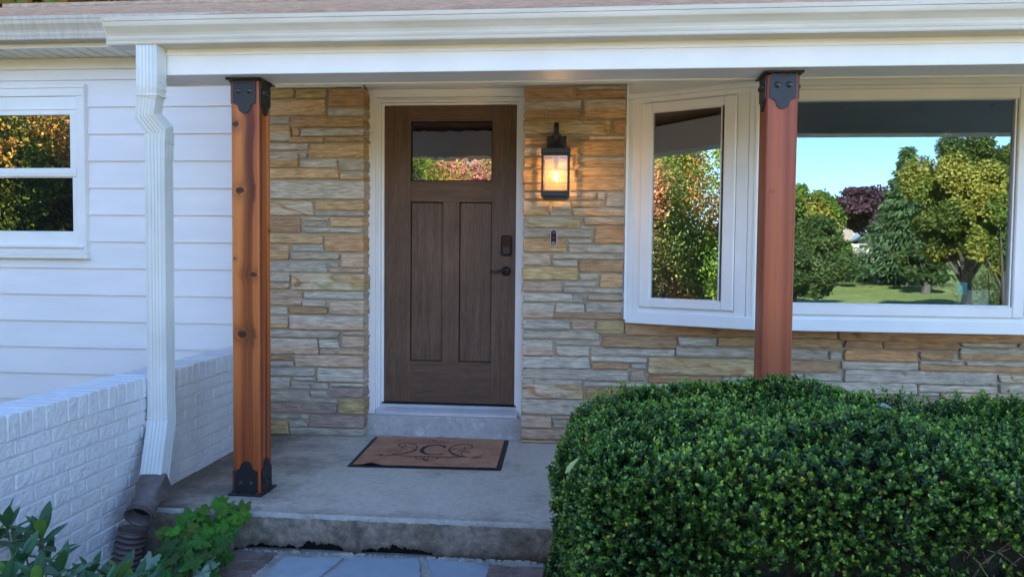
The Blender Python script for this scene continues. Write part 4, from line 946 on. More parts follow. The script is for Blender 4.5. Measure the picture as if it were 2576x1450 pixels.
R_([(1430,190),(1380,160),(1400,145),(1435,155),(1475,160),(1430,190)], .003); R_([(1440,118),(1418,130),(1440,146),(1464,132),(1440,118)], .003); R_([(1320,172),(1380,188),(1420,190)], .002); R_([(1440,190),(1500,180),(1540,192)], .002)
Cc = [(1555,232),(1528,260),(1490,236),(1400,222),(1290,238),(1222,280),(1228,322),(1290,347),(1390,356),(1490,345),(1486,356),(1380,364),(1250,357),(1168,328),(1155,288),(1205,245),(1300,218),(1420,211),(1505,222),(1538,230)]
poly = [mp(p) for p in cat(Cc, 4, True)]
deco.add([(p.x, p.y, .0108) for p in poly], [tuple(range(len(poly)))])
M_['print'] = pm('black_print', (.055,.030,.026), None, bst=0, rough=.9)
obj('printed_design', deco, M_['print'], mat_)

# ------------------------------------------------------------------ leaves
def leafmesh(P, D, Nn, L, W, prof, fold, col, curl=0.0):
    # P base, D along, Nn up; prof [(s, halfwidth)]; two strips of quads either side of the midrib
    n = len(P); D = D/np.linalg.norm(D, axis=1, keepdims=True); Sd = np.cross(D, Nn); Sd /= np.linalg.norm(Sd, axis=1, keepdims=True)+1e-9; Up = np.cross(Sd, D)
    k = len(prof); V = np.zeros((n, k*3, 3))
    for i, (s, w_) in enumerate(prof):
        c = P+D*(L*s)[:, None]-Up*(curl*L*s*s)[:, None]
        V[:, i*3+1] = c; off = (W*w_)[:, None]
        V[:, i*3] = c-Sd*off+Up*off*fold; V[:, i*3+2] = c+Sd*off+Up*off*fold
    base = np.arange(n)[:, None, None]*(k*3); q = []
    for i in range(k-1):
        a = i*3; q += [[a, a+1, a+4, a+3], [a+1, a+2, a+5, a+4]]
    Fq = (base+np.array(q)[None]).reshape(-1, 4)
    return V.reshape(-1, 3), Fq, np.repeat(col, k*3, axis=0)
def unit(v): return v/(np.linalg.norm(v, axis=1, keepdims=True)+1e-9)
M_['box'] = vcmat('boxwood_leaf', .33, 30, 0, v=.10, vs=30, transl=.22, spec=.5)
M_['twig'] = pm('bare_twig', (.16,.12,.08), (.28,.22,.16), 20, .85, 80, .3)
hedge = thing('boxwood_hedge', (1.2, 2.6, -.4), 'clipped dark green boxwood hedge in front of the right post and bay window', 'hedge')
HC = np.array([1.287, 2.62, .075]); HE = np.array([1.335, .625, .585]); HP = 10
def hedge_pts(n):
    # points on a rounded box, denser towards the sides that face the path
    d = RNG.normal(size=(n*3, 3)); d /= np.abs(d).max(axis=1, keepdims=True); d = d*RNG.uniform(.0,1,size=(n*3,3))**.0
    f = RNG.integers(0, 10, n*3); u = RNG.uniform(-1,1,(n*3,3))
    d = u.copy(); d[f < 4, 1] = -1; d[(f >= 4) & (f < 8), 2] = 1; d[f >= 8, 0] = -1
    nr = (np.abs(d)**HP).sum(axis=1, keepdims=True)**(1/HP); s = d/nr
    P_ = HC+s*HE; Nn = unit(np.sign(s)*np.abs(s)**(HP-1)/HE)
    return P_[:n], Nn[:n]
def vnoise(P_, f, seed=0): 
    a = P_*f+seed; return (np.sin(a[:,0]*1.7+np.sin(a[:,1]*1.3+a[:,2])*1.4)+np.sin(a[:,1]*2.1+np.sin(a[:,2]*1.1+a[:,0]*.7)*1.6)+np.sin(a[:,2]*1.9+a[:,0]*1.1+seed))/3
def sprigs(P_, Nn, npair, gap, Ls, Ws, colf):
    m = len(P_); d = unit(Nn*.75+np.array([0,0,.50])+RNG.normal(size=(m,3))*.42); side = unit(np.cross(d, RNG.normal(size=(m,3)))); side2 = np.cross(d, side)
    Vs=[];Ds=[];Ns=[];Ll=[];Ww=[];Cc_=[]
    for k in range(npair):
        for sg in (-1, 1):
            s = (side if k % 2 else side2)*sg; t = k/(npair-1)
            base = P_+d*(gap*(k-npair*.6))[:, None] if hasattr(gap, 'shape') else P_+d*(gap*(k-npair*.6))
            dirn = unit(s*(1.0-.35*t)+d*(.55+.6*t)+RNG.normal(size=(m,3))*.16)
            Vs.append(base); Ds.append(dirn); Ns.append(unit(d-s*.3+RNG.normal(size=(m,3))*.25)); sc = (.8+.35*math.sin(PI*min(1,t+.15)))*RNG.uniform(.75,1.15,m); 
            Ll.append(Ls*sc); Ww.append(Ws*sc*RNG.uniform(.85,1.1,m)); Cc_.append(colf(base, t, m))
    return [np.concatenate(a) for a in (Vs,Ds,Ns,Ll,Ww,Cc_)], d
lp = [(0,.12),(.3,.85),(.68,1.0),(.92,.6),(1,.05)]
lp = [(0,.10),(.35,.9),(.78,.95),(1,.15)]
P_, Nn = hedge_pts(31000)
lump = vnoise(P_, 3.1, 2.0)*.040+vnoise(P_, 8.5, 5.0)*.034+vnoise(P_, 19, 3.0)*.020
hum = np.where(P_[:,2] > .35, .035*np.exp(-((P_[:,0]-.72)/.35)**2)-.028*np.exp(-((P_[:,0]-1.25)/.18)**2), 0)
P_ = P_+Nn*lump[:,None]; P_[:,2] += hum
keep = (P_[:,0] < 2.45)
hollow = np.exp(-((P_[:,0]-1.12)/.15)**4-((P_[:,2]-.40)/.085)**4)*(P_[:,1] < 2.3); keep &= RNG.uniform(size=len(P_)) > hollow*.93
hol2 = np.exp(-((P_[:,0]-.16)/.05)**2-((P_[:,1]-2.62)/.10)**2)*(P_[:,2] > .5); keep &= RNG.uniform(size=len(P_)) > hol2*.8
P_ = P_[keep]; Nn = Nn[keep]; dep = RNG.uniform(0,1,len(P_))**1.6*.085; P_ = P_-Nn*dep[:,None]
clump = vnoise(P_, 5.5, 9.0)
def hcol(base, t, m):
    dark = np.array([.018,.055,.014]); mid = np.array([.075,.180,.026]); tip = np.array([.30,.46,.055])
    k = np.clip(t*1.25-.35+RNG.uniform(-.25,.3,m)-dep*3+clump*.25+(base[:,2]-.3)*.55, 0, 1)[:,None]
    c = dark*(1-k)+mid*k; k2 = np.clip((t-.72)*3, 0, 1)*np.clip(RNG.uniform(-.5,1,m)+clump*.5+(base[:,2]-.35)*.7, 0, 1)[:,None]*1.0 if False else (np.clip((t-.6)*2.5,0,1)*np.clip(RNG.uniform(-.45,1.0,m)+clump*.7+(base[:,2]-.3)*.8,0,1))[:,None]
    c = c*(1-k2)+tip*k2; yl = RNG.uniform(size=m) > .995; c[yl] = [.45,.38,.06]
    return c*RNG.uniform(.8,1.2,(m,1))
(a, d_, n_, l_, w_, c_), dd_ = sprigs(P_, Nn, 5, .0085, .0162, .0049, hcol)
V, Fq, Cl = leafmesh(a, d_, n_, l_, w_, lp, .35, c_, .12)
# long upright shoots standing out of the top
m = 620; xs_ = RNG.uniform(-.02, 2.3, m); ys_ = RNG.uniform(2.15, 3.15, m); back = RNG.uniform(size=m) < .55; ys_[back] = RNG.uniform(2.98, 3.18, back.sum())
P2 = np.stack([xs_, ys_, np.full(m, .645)], 1)+0; P2[:,2] += -.14*np.clip((.12-xs_)/.2,0,1)-.10*np.clip(np.abs(ys_-2.62)/.5-.75,0,1)+RNG.uniform(-.04,.06,m)*RNG.uniform(.3,1,m)+.035*np.exp(-((xs_-.72)/.35)**2)
dep = np.zeros(m); clump = np.full(m, .5)
N2 = np.tile(np.array([0,0,1.]), (m,1))
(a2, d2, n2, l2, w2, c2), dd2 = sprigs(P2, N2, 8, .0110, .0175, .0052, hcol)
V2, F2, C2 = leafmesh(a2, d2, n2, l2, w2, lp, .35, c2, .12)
npobj('foliage', np.vstack([V, V2]), np.vstack([Fq, F2+len(V)]), M_['box'], hedge, col=np.vstack([Cl, C2]), smooth=True)
print('hedge leaves', len(l_)+len(l2))
g = MB()     # inner mass of twigs and old leaves
K = 22
for q in range(900):
    j = random.randrange(len(P_)); p = Vector(P_[j]); n0 = Vector(Nn[j]); b0 = p-n0*random.uniform(.10,.2)-Vector((0,0,random.uniform(.02,.10)))
    g.tube([b0, b0.lerp(p, .5)+Vector((random.uniform(-.01,.01),)*3), p], [.0022,.0016,.001], 4, cap=False)
for q in range(26):
    b0 = Vector((random.uniform(.98,1.28), 2.14+random.uniform(0,.10), .16)); p = b0.copy(); pts = [b0]
    dr = Vector((random.uniform(-.3,.3), random.uniform(-.35,0), 1)).normalized()
    for k in range(7): dr = (dr+Vector((random.uniform(-.5,.5), random.uniform(-.25,.2), random.uniform(-.25,.25)))*.6).normalized(); p = p+dr*random.uniform(.03,.055); pts.append(p.copy())
    g.tube(pts, [.006,.0055,.005,.004,.0035,.003,.0022,.0015], 5, cap=False)
    for k in range(3):
        s_ = pts[random.randrange(2,6)]; e = s_+Vector((random.uniform(-.14,.14), random.uniform(-.12,.02), random.uniform(.0,.12))); g.tube([s_, s_.lerp(e,.5)+Vector((0,0,.012)), e], [.003,.002,.001], 4, cap=False)
obj('branches', g, M_['twig'], hedge)
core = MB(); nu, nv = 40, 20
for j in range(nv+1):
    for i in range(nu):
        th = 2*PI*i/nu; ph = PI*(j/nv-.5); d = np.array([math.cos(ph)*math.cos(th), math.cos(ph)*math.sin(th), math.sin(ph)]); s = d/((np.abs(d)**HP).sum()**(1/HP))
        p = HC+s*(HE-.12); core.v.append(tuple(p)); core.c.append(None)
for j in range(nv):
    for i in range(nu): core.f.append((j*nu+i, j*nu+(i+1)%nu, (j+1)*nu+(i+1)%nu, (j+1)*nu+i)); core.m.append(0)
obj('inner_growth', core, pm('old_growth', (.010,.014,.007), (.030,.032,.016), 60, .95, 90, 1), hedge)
# two fallen leaves caught on the hedge
def bigleaf(name, p, dr, up, L, W, col, label):
    V, Fq, cc = leafmesh(np.array([p]), np.array([dr],float), np.array([up],float), np.array([L]), np.array([W]), [(0,.03),(.12,.5),(.35,1),(.6,.9),(.85,.45),(1,.03)], .35, np.array([col]), .35)
    o = npobj(name, V, Fq, M_['laurel'], loc=p, col=cc, smooth=True); tag(o, label, 'leaf', 'fallen leaves lying on the hedge'); return o
M_['laurel'] = vcmat('evergreen_leaf', .36, 40, .05, v=.12, vs=25, transl=.18, spec=.5)
q = atY(1432, 1150, 2.0); bigleaf('fallen_leaf', (q.x-.01, q.y, q.z-.045), (.45,-.15,.85), (-.5,-.8,.3), .055, .007, (.34,.40,.16), 'pale yellow green leaf caught on the left end of the hedge')
q = atY(2200, 1030, 2.95); bigleaf('fallen_leaf', (q.x, q.y, q.z+.02), (.9,-.3,.1), (0,-.5,.85), .06, .012, (.36,.34,.30), 'dry grey leaf lying on top of the hedge right of the red post')

# evergreen shrub in the near left corner
sh = thing('laurel_shrub', (-1.8, 2.3, -.4), 'glossy dark green laurel shrub in the near corner below the painted brick wall', 'shrub')
Vs=[];Fs=[];Cs=[];off=0; st = MB()
ros = [(18,1310,2.30,-1),(105,1330,2.32,0),(55,1395,2.2,-1),(150,1420,2.15,0),(225,1430,2.3,0),(300,1440,2.35,0),(340,1452,2.5,0),(20,1440,2.1,0),(95,1450,2.05,0),(-20,1350,2.3,0),(270,1470,2.2,0),(180,1478,2.2,0),(60,1350,2.5,1),(330,1490,2.3,0),(120,1380,2.5,1),(385,1475,2.6,0),(240,1465,2.5,1)]
for (u, v, Y, kk) in ros:
    c = atY(u, v+14, Y); c.x = max(c.x, -2.06); ax0 = Vector((random.uniform(-.25,.25), random.uniform(-.3,.15), 1)).normalized(); nl = random.randint(8, 11)
    st.tube([c-Vector((ax0.x*.1, ax0.y*.1, .35)), c-ax0*.12, c], [.006,.004,.003], 6)
    for i in range(nl):
        a = i*2.4+random.uniform(-.2,.2); e = .15+.95*(i/nl) if i > 2 else random.uniform(1.0,1.4)-.2*i
        e = (1.25-1.15*(i/nl)); tan = ax0.orthogonal().normalized(); tb = ax0.cross(tan)
        dr = (tan*math.cos(a)+tb*math.sin(a))*math.cos(e)+ax0*math.sin(e)
        base = c-ax0*(.050*(i/nl)); L = random.uniform(.085,.130)*(1 if i > 1 else .75)
        young = (i < 3 and kk == 0 and random.random() < .35)
        col = (.11,.22,.035) if young else tuple(np.array((.036,.105,.036))*random.uniform(.75,1.35))
        V, Fq, cc = leafmesh(np.array([base]), np.array([dr]), np.array([ax0]), np.array([L]), np.array([L*.155]), [(0,.05),(.12,.35),(.3,.8),(.5,1),(.7,.85),(.87,.45),(1,.02)], .38, np.array([col]), random.uniform(0,.22))
        Vs.append(V); Fs.append(Fq+off); Cs.append(cc); off += len(V)
npobj('leaves', np.vstack(Vs), np.vstack(Fs), M_['laurel'], sh, col=np.vstack(Cs), smooth=True)
obj('stems', st, pm('green_stem', (.09,.13,.04), None, bst=0), sh)

# celandine beside the step
M_['cel'] = vcmat('soft_leaf', .6, 60, .25, v=.12, vs=30, transl=.22, spec=.3)
ce = thing('celandine', (-1.75, 3.2, -.38), 'bright green lobed leaf plant spilling over the step beside the post base', 'plant')
g = MB(); stg = MB()
def lobed(c, up, fwd, R, col):
    up = Vector(up).normalized(); fwd = Vector(fwd); fwd = (fwd-up*fwd.dot(up)).normalized(); sd_ = up.cross(fwd); c = Vector(c); N_ = 44; vs = [c]; cs = [col]
    ph = random.uniform(-.2,.2)
    for ring_ in (.5, 1.0):
        for k in range(N_):
            t = 2*PI*k/N_-PI; lob = .70+.22*abs(math.cos(2.5*(t)+ph))**.8+.07*math.cos(13*t)+.03*math.sin(23*t+ph)
            if abs(t) > 2.8: lob *= .55
            r = R*(lob if ring_ == 1 else .5*lob**.5); wz = R*(.10*math.cos(5*t)-.22*(ring_**2))+random.uniform(-.03,.03)*R*ring_
            vs.append(c+fwd*(r*math.cos(t)*1.12)+sd_*(r*math.sin(t))+up*wz); k_ = random.uniform(.9,1.1); cs.append(tuple(x*k_ for x in col))
    fs = [(0,1+k,1+(k+1)%N_) for k in range(N_)]+[(1+k,1+N_+k,1+N_+(k+1)%N_,1+(k+1)%N_) for k in range(N_)]
    g.add(vs, fs, cs)
roots = [Vector((-1.76,3.18,-.38)), Vector((-1.68,3.1,-.38)), Vector((-1.85,3.05,-.38))]
spots = [(565,1262,3.27,1),(540,1290,3.22,1),(585,1300,3.2,1),(605,1300,3.25,1),(560,1320,3.18,1),(590,1330,3.2,1),(500,1275,3.2,1),(480,1300,3.15,1),(510,1310,3.17,1),(530,1335,3.15,1),(450,1325,3.1,1),(470,1345,3.1,1),(430,1340,3.05,1),(415,1350,3.0,1),(500,1345,3.1,1),(555,1345,3.15,0),(600,1280,3.28,1),(575,1278,3.3,1),(520,1360,3.05,0),(545,1372,3.0,0),
 (500,1385,2.95,0),(470,1395,2.9,0),(530,1400,2.95,0),(440,1410,2.85,0),(480,1425,2.8,0),(420,1430,2.8,0),(515,1425,2.9,0),(540,1415,3.0,0),(400,1445,2.75,0),(450,1445,2.75,0),(500,1450,2.8,0),(380,1430,2.8,0),(365,1450,2.7,0),(540,1440,2.9,0),(555,1395,3.02,0),(445,1375,2.95,0),(410,1390,2.9,0),(395,1412,2.85,0),(460,1365,3.0,0),(575,1345,3.1,0)]
for (u, v, Y, br) in spots:
    for q in range(2):
        c = atY(u+random.uniform(-16,16), v+random.uniform(-14,14), Y+random.uniform(-.05,.05)); R = random.uniform(.030,.050)
        if br: col = (.065*random.uniform(.7,1.3), .19*random.uniform(.7,1.3), .016)
        else: col = (.035*random.uniform(.7,1.6), .115*random.uniform(.7,1.4), .018)
        if not br and random.random() < .14: col = (.22,.33,.24)
        lobed(c, (random.uniform(-.5,.5), random.uniform(-.85,-.1), random.uniform(.5,1)), (random.uniform(-1,1), random.uniform(-1,.2), random.uniform(-.7,.1)), R, col)
        if q == 0:
            r0 = random.choice(roots); mid = r0.lerp(c, .55)+Vector((0,0,.05)); stg.tube([r0, r0.lerp(mid,.5)+Vector((0,0,.03)), mid, mid.lerp(c,.6)+Vector((0,0,.01)), c], [.003,.0026,.0022,.0018,.0012], 5, cap=False)
q0 = atZ(575,1400,-.15); stg.tube([Vector((-1.9,2.95,-.36)), Vector((-1.75,3.1,-.20)), Vector((-1.6,3.3,-.15))], [.004,.004,.003], 6)
obj('leaves', g, M_['cel'], ce, smooth='all', norm=False)
obj('stems', stg, pm('pale_stem', (.14,.19,.07), None, bst=0), ce)

# mulch and litter by the step
g = MB()
for k in range(420):
    if k < 260: x, y = random.uniform(-.14,.3), random.uniform(1.6,3.3)
    else: x, y = random.uniform(-2.05,-1.62), random.uniform(2.3,3.3)
    z = -.398+random.uniform(0,.02); a = random.uniform(0,PI); l = random.uniform(.008,.03); w2_ = random.uniform(.003,.009)
    d = Vector((math.cos(a), math.sin(a), random.uniform(-.3,.3)))*l; s_ = Vector((-math.sin(a), math.cos(a), random.uniform(-.3,.3)))*w2_
    c = Vector((x,y,z)); sh_ = random.uniform(.5,1.6); col = (.075*sh_,.05*sh_,.038*sh_) if random.random() > .06 else (.35,.33,.30)
    g.add([c-d-s_, c+d-s_, c+d+s_, c-d+s_, c+Vector((0,0,.003))], [(0,1,4),(1,2,4),(2,3,4),(3,0,4)], col)
tag(obj('mulch', g, vcmat('mulch_chips', .9, 60, .3), loc=(0,2.5,-.4), norm=False), kind='stuff')
# a white droplet-shaped paint blob and a few specks on the concrete
g = MB()
for k in range(34):
    x, y = random.uniform(-2.0,.2), random.uniform(3.38,4.8)
    if mq[0][0] < x < mq[1][0]+.05 and y > 4.1: continue
    r = random.uniform(.0012,.003); t0 = random.uniform(0,3); g.add([(x+r*1.6*math.cos(t0+t), y+r*math.sin(t0+t), .0012) for t in (0,1.2,2.5,3.6,5)], [(0,1,2,3,4)])
tag(obj('litter', g, pm('pale_specks', (.6,.58,.55), None, bst=0), loc=(-.9,4,0), norm=False), kind='stuff')
# ------------------------------------------------------------------ what hangs and stands inside the bay glass
HG = 'small dark hooks hanging at the top of the window glass'
def hook(p, label, drop):
    t = thing('window_hook', p, label, 'hook', HG); g = MB()
    g.lathe([(0,-.004),(.006,-.003),(.0095,.0),(.0095,.004),(0,.006)], p, (0,1,0), 14); obj('suction_disc', g, M_['black'], t, smooth=True)
    g = MB(); z = p[2]-.01
    while z > p[2]-drop: g.lathe([(0,-.0015),(.0013,0),(0,.0015)], (p[0], p[1]+.002, z), (0,0,1), 6); z -= .006
    obj('bead_string', g, pm('clear_beads', (.35,.36,.34), None, bst=0, rough=.3), t)
for u, v, l in ((2127,271,'dark hook with bead string in the big pane, nearest the red post'),(2312,267,'dark hook with bead string, middle of the big pane'),(2498,264,'dark hook with bead string, far right of the big pane')):
    p = atY(u, v, 4.500); hook((p.x, 4.500, p.z), l, .13)
for u, v, l in ((1690,298,'dark hook in the narrow angled pane, left one'),(1798,288,'dark hook in the narrow angled pane, right one')):
    t_, z_ = atS(u, v); q = TS(t_, -.022, z_); hook(q, l, .12)
p = atY(2444, 760, 4.66)
pt = thing('potted_plant', (p.x, 4.66, .886), 'grey planter with a turquoise tag standing inside the bay window', 'potted plant')
g = MB(); zt = atY(2444, 729, 4.66).z; g.lathe([(.075,.887),(.082,.90),(.098,zt-.012),(.106,zt-.010),(.107,zt),(.099,zt+.001),(.096,zt-.02),(0,zt-.02)], (p.x,4.66,0), (0,0,1), 32); obj('pot', g, pm('grey_planter', (.78,.78,.70), (.85,.85,.78), 5, .5), pt, smooth=True)
c = atY(2421, 725, 4.56); g = MB(); g.box(c.x-.033, c.x+.026, 4.56, 4.562, c.z-.035, c.z+.035, .001); g2 = obj('tag', g, pm('turquoise_card', (.02,.55,.75), None, bst=0, rough=.4), pt)
g = MB()
for k in range(9):
    a = k*.8; e = Vector((math.cos(a)*.10, math.sin(a)*.07, random.uniform(.12,.26))); b = Vector((p.x, 4.68, zt-.02)); pp = [b, b+e*.5+Vector((0,0,.05)), b+e]
    sd_ = Vector((-math.sin(a), math.cos(a), 0))*.010
    g.add([pp[0]-sd_*.4, pp[0]+sd_*.4, pp[1]+sd_, pp[1]-sd_, pp[2]], [(0,1,2,3),(3,2,4)])
obj('foliage', g, pm('houseplant_leaf', (.03,.09,.03), None, bst=0), pt, norm=False)

# ------------------------------------------------------------------ the garden and street behind the camera, seen in the glass
M_['treeleaf'] = vcmat('tree_leaf', .6, 30, 0, v=.15, vs=1.2, transl=.38, spec=.3)
M_['bark'] = pm('bark', (.03,.024,.018), (.075,.06,.045), 8, .9, 25, .9, stretch=(1,1,.3))
def blob_leaves(blobs, n, size, cols, flat=.0):
    if size < .4: n = int(n*2.2); size *= .62
    W_ = np.array([b[3]*b[4]*b[5] for b in blobs])**(2/3); W_ /= W_.sum(); idx = RNG.choice(len(blobs), n, p=W_); B_ = np.array(blobs)[idx]
    d = unit(RNG.normal(size=(n,3))); r = RNG.uniform(.10,1,n)[:,None]**.45*1.05; r = r*(1+.18*vnoise(d*3+B_[:,:1],2.0,1.3))[:,None]
    P_ = B_[:,:3]+d*B_[:,3:6]*r
    D = unit(RNG.normal(size=(n,3))+np.array([0,0,-.35])); Nn = unit(d+RNG.normal(size=(n,3))*.9+np.array([0,0,.4]))
    k = np.clip(.5+.55*vnoise(P_, 1.1, 4)+RNG.uniform(-.35,.35,n),0,1)[:,None]; C0 = np.array(cols[0])*(1-k)+np.array(cols[1])*k
    if len(cols) > 2:
        k2 = np.clip(vnoise(P_, 1.3, 8.0)*2.2+RNG.uniform(-.6,.4,n),0,1)[:,None]; C0 = C0*(1-k2)+np.array(cols[2])*k2
    L = size*RNG.uniform(.6,1.3,n); return leafmesh(P_, D, Nn, L, L*.36, [(0,.15),(.5,1),(1,.1)], .2, C0*RNG.uniform(.82,1.15,(n,1)))
def tree(name, loc, blobs, n, size, cols, label, cat='tree', group=None, tr=.14, limbs=True):
    t = thing(name, loc, label, cat, group); V, Fq, cc = blob_leaves(blobs, n, size, cols); npobj('crown', V, Fq, M_['treeleaf'], t, col=cc)
    g = MB(); L0 = Vector(loc); top = Vector(blobs[0][:3])
    if tr:
        g.tube([L0-Vector((0,0,.2)), L0.lerp(top,.35)+Vector((tr*.5,0,0)), L0.lerp(top,.7), top+Vector((0,0,blobs[0][5]*.3))], [tr*1.25,tr,tr*.7,tr*.25], 9)
        for b in blobs[1:]:
            s_ = L0.lerp(top, random.uniform(.3,.7)); e = Vector(b[:3]); g.tube([s_, s_.lerp(e,.5)+Vector((0,0,.1*tr)), e], [tr*.5,tr*.32,tr*.12], 6)
    else:
        for b in blobs:
            for q in range(5):
                e = Vector(b[:3])+Vector((random.uniform(-.5,.5)*b[3], random.uniform(-.5,.5)*b[4], random.uniform(0,.8)*b[5])); s_ = L0+Vector((random.uniform(-.2,.2)+(b[0]-L0.x)*.6,random.uniform(-.2,.2),0)); g.tube([s_, s_.lerp(e,.5), e], [.03,.02,.01], 5)
    obj('trunk' if tr else 'stems', g, M_['bark'], t); return t
def refl(u, v, D): r = ray(u, v); t = D/r.y; return Vector((r.x*t, 8.956-D, CZ+r.z*t))
def rt(u, vt, vb, wpx, D, n, size, cols, label, name='broadleaf_tree', group=None, nb=7, tr=.16, seed=1, vbase=None):
    rr = random.Random(seed); top = refl(u, vt, D); bot = refl(u, vb, D); w_ = wpx/1881*D/2; h = top.z-bot.z; cz = (top.z+bot.z)/2
    blobs = [(top.x, top.y, cz, w_*.55, w_*.55, h*.38)]
    for k in range(nb*3): a = rr.uniform(0,2*PI); q = rr.uniform(.3,1.0); blobs.append((top.x+w_*q*math.cos(a), top.y+w_*q*math.sin(a), cz+h*rr.uniform(-.42,.34)*(1.15-.5*q), w_*rr.uniform(.14,.36), w_*rr.uniform(.14,.36), h*rr.uniform(.06,.15)))
    return tree(name, (top.x, top.y, ground_z(top.y)-.1), blobs, n, size, cols, label, group=group, tr=tr)
G1 = [(.045,.085,.012),(.13,.19,.02),(.26,.22,.03)]; G2 = [(.022,.045,.010),(.07,.10,.018)]; PU = [(.045,.02,.028),(.10,.045,.05)]; YG = [(.04,.065,.010),(.15,.18,.025),(.28,.25,.04)]; GR = 'broadleaf trees across the lawn seen in the bay glass'
rt(2035, 445, 700, 210, 40, 16000, .26, G1, 'light green rounded tree across the lawn, left in the bay glass', group=GR, seed=2)
rt(2055, 520, 740, 170, 33, 14000, .24, G2, 'dark green tree low across the lawn beside the light green one', group=GR, seed=3)
rt(2190, 458, 575, 190, 50, 12000, .34, PU, 'purple leaved tree across the lawn left of the tall conifer', group=GR, seed=4)
rt(2445, 300, 670, 270, 19, 44000, .11, YG, 'large yellowing tree nearest across the lawn, right in the bay glass', group=GR, seed=5, nb=16, tr=.10)
rt(2540, 430, 730, 170, 17, 14000, .14, G1, 'mid green tree at the right end of the lawn', group=GR, seed=6, tr=.07)
rt(2330, 610, 715, 110, 30, 9000, .22, G2, 'small dark tree in front of the pale gabled house', group=GR, seed=7)
rt(1990, 560, 770, 230, 24, 18000, .16, G2, 'dark shrubby tree close across the lawn at the left', group=GR, seed=12)
# conifer
ct = refl(2285, 366, 34); cb = refl(2285, 640, 34); n = 15000
t = thing('conifer', (ct.x, ct.y, ground_z(ct.y)-.1), 'tall drooping blue green conifer across the lawn', 'tree')
k = RNG.uniform(0,1,n)**.7; tier = np.floor(k*13)/13; fr = k*13-np.floor(k*13); rad = (.15+2.1*k**1.1)*(.55+.45*fr)*(1+.25*np.sin(k*77)); a = RNG.uniform(0,2*PI,n); a = np.round(a/(2*PI)*9+tier*5)/9*2*PI+RNG.normal(0,.16,n); rr_ = rad*RNG.uniform(.25,1,n)
P_ = np.stack([ct.x+rr_*np.cos(a), ct.y+rr_*np.sin(a), ct.z-(ct.z-ground_z(ct.y)-.8)*k-.20*rr_], 1)
D = unit(np.stack([np.cos(a), np.sin(a), np.full(n,-.7)],1)+RNG.normal(size=(n,3))*.35); c0 = np.array([.045,.075,.018])+RNG.uniform(0,1,(n,1))*np.array([.06,.09,.05]); L = RNG.uniform(.15,.36,n)
V, Fq, cc = leafmesh(P_, D, unit(RNG.normal(size=(n,3))+np.array([0,0,1.])), L, L*.14, [(0,.4),(.5,1),(1,.1)], .2, c0); npobj('crown', V, Fq, M_['treeleaf'], t, col=cc)
g = MB(); g.tube([(ct.x,ct.y,ground_z(ct.y)-.2),(ct.x,ct.y,3),(ct.x,ct.y,ct.z-.1)], [.2,.14,.02], 8); obj('trunk', g, M_['bark'], t)
# backdrop wood beyond
bl = []
for k in range(26):
    x = -30+k*3.6; bl.append((x, -62+random.uniform(-5,5), 2.5+random.uniform(-.6,1.6), 3.2, 3, 3.6))
V, Fq, cc = blob_leaves(bl, 40000, .5, [(.03,.06,.018),(.09,.12,.03),(.2,.13,.04)]); tag(npobj('far_wood', V, Fq, M_['treeleaf'], loc=(10,-62,1), col=cc), kind='stuff')
# shrub bank to the left behind the camera: autumn foliage that fills the side panes
BG = 'tall autumn shrubs along the drive behind the viewer'
bank = [(-15.5,1.2,5.6,0),(-13.0,-.3,5.8,1),(-10.6,-1.9,5.6,0),(-8.9,-3.6,5.5,1),(-7.4,-5.6,5.4,0),(-5.6,-7.2,5.2,1),(-3.9,-8.4,5.0,0),(-2.4,-9.4,5.0,1),(-.9,-10.4,4.6,0)]
AU = [[(.09,.19,.02),(.27,.34,.04),(.62,.30,.05)],[(.10,.18,.03),(.34,.28,.07),(.60,.26,.13)]]
PK = [(.42,.13,.12),(.60,.27,.22),(.22,.24,.05)]; PKI = (7, 8, 14)
wh = ['green', 'russet']; lb = ['yellow green tall shrub with orange tips','russet and green tall shrub with pinkish flower heads']
bank += [(-18,-2.2,6.6,0),(-14.3,-4.6,6.6,1),(-11.2,-7.2,6.4,0),(-8.2,-10,6.4,1),(-5.2,-12,6.2,0),(-2.4,-13.2,6.0,1)]
ends = ['farthest out past the siding window','second out past the siding window','facing the siding window','facing the angled pane from the left','facing the angled pane','left of the door view, far side','left of the door view','straight opposite the door','last of the row, right of the door view','back row, farthest out','back row, second out','back row, third out','back row, behind the angled pane view','back row, left of the door view','back row, behind the door view']
for k, (x, y, h, c) in enumerate(bank):
    gz = ground_z(y); blobs = [(x, y, gz+h*.42, 1.5, 1.2, h*.46)]
    for q in range(9): a = random.uniform(0,2*PI); blobs.append((x+1.1*math.cos(a), y+1.0*math.sin(a), gz+h*random.uniform(.15,.82), .6, .6, h*random.uniform(.10,.18)))
    tree('tall_shrub', (x, y, gz), blobs, 16000, .115, (PK if k in PKI else AU[c]), (lb[c] if k not in PKI else 'pink and red flowering tall shrub')+', '+ends[k], 'shrub', BG, tr=0)
# rounded clipped bush in the lawn
q = refl(2515, 700, 20); tree('round_bush', (q.x, q.y, ground_z(q.y)), [(q.x, q.y, ground_z(q.y)+.75, .95,.9,.9),(q.x+.7, q.y, ground_z(q.y)+.6, .7,.7,.7)], 9000, .05, [(.07,.12,.02),(.16,.2,.035)], 'clipped yellow green bush standing on the lawn', 'bush', tr=0)
for u, D, l in ((2155,37,'small dark bush at the foot of the fence'),(2250,36,'dark bush under the conifer')):
    q = refl(u, 710, D); tree('dark_bush', (q.x, q.y, ground_z(q.y)), [(q.x, q.y, ground_z(q.y)+.6, .9,.8,.8)], 3000, .12, G2, l, 'bush', tr=0)
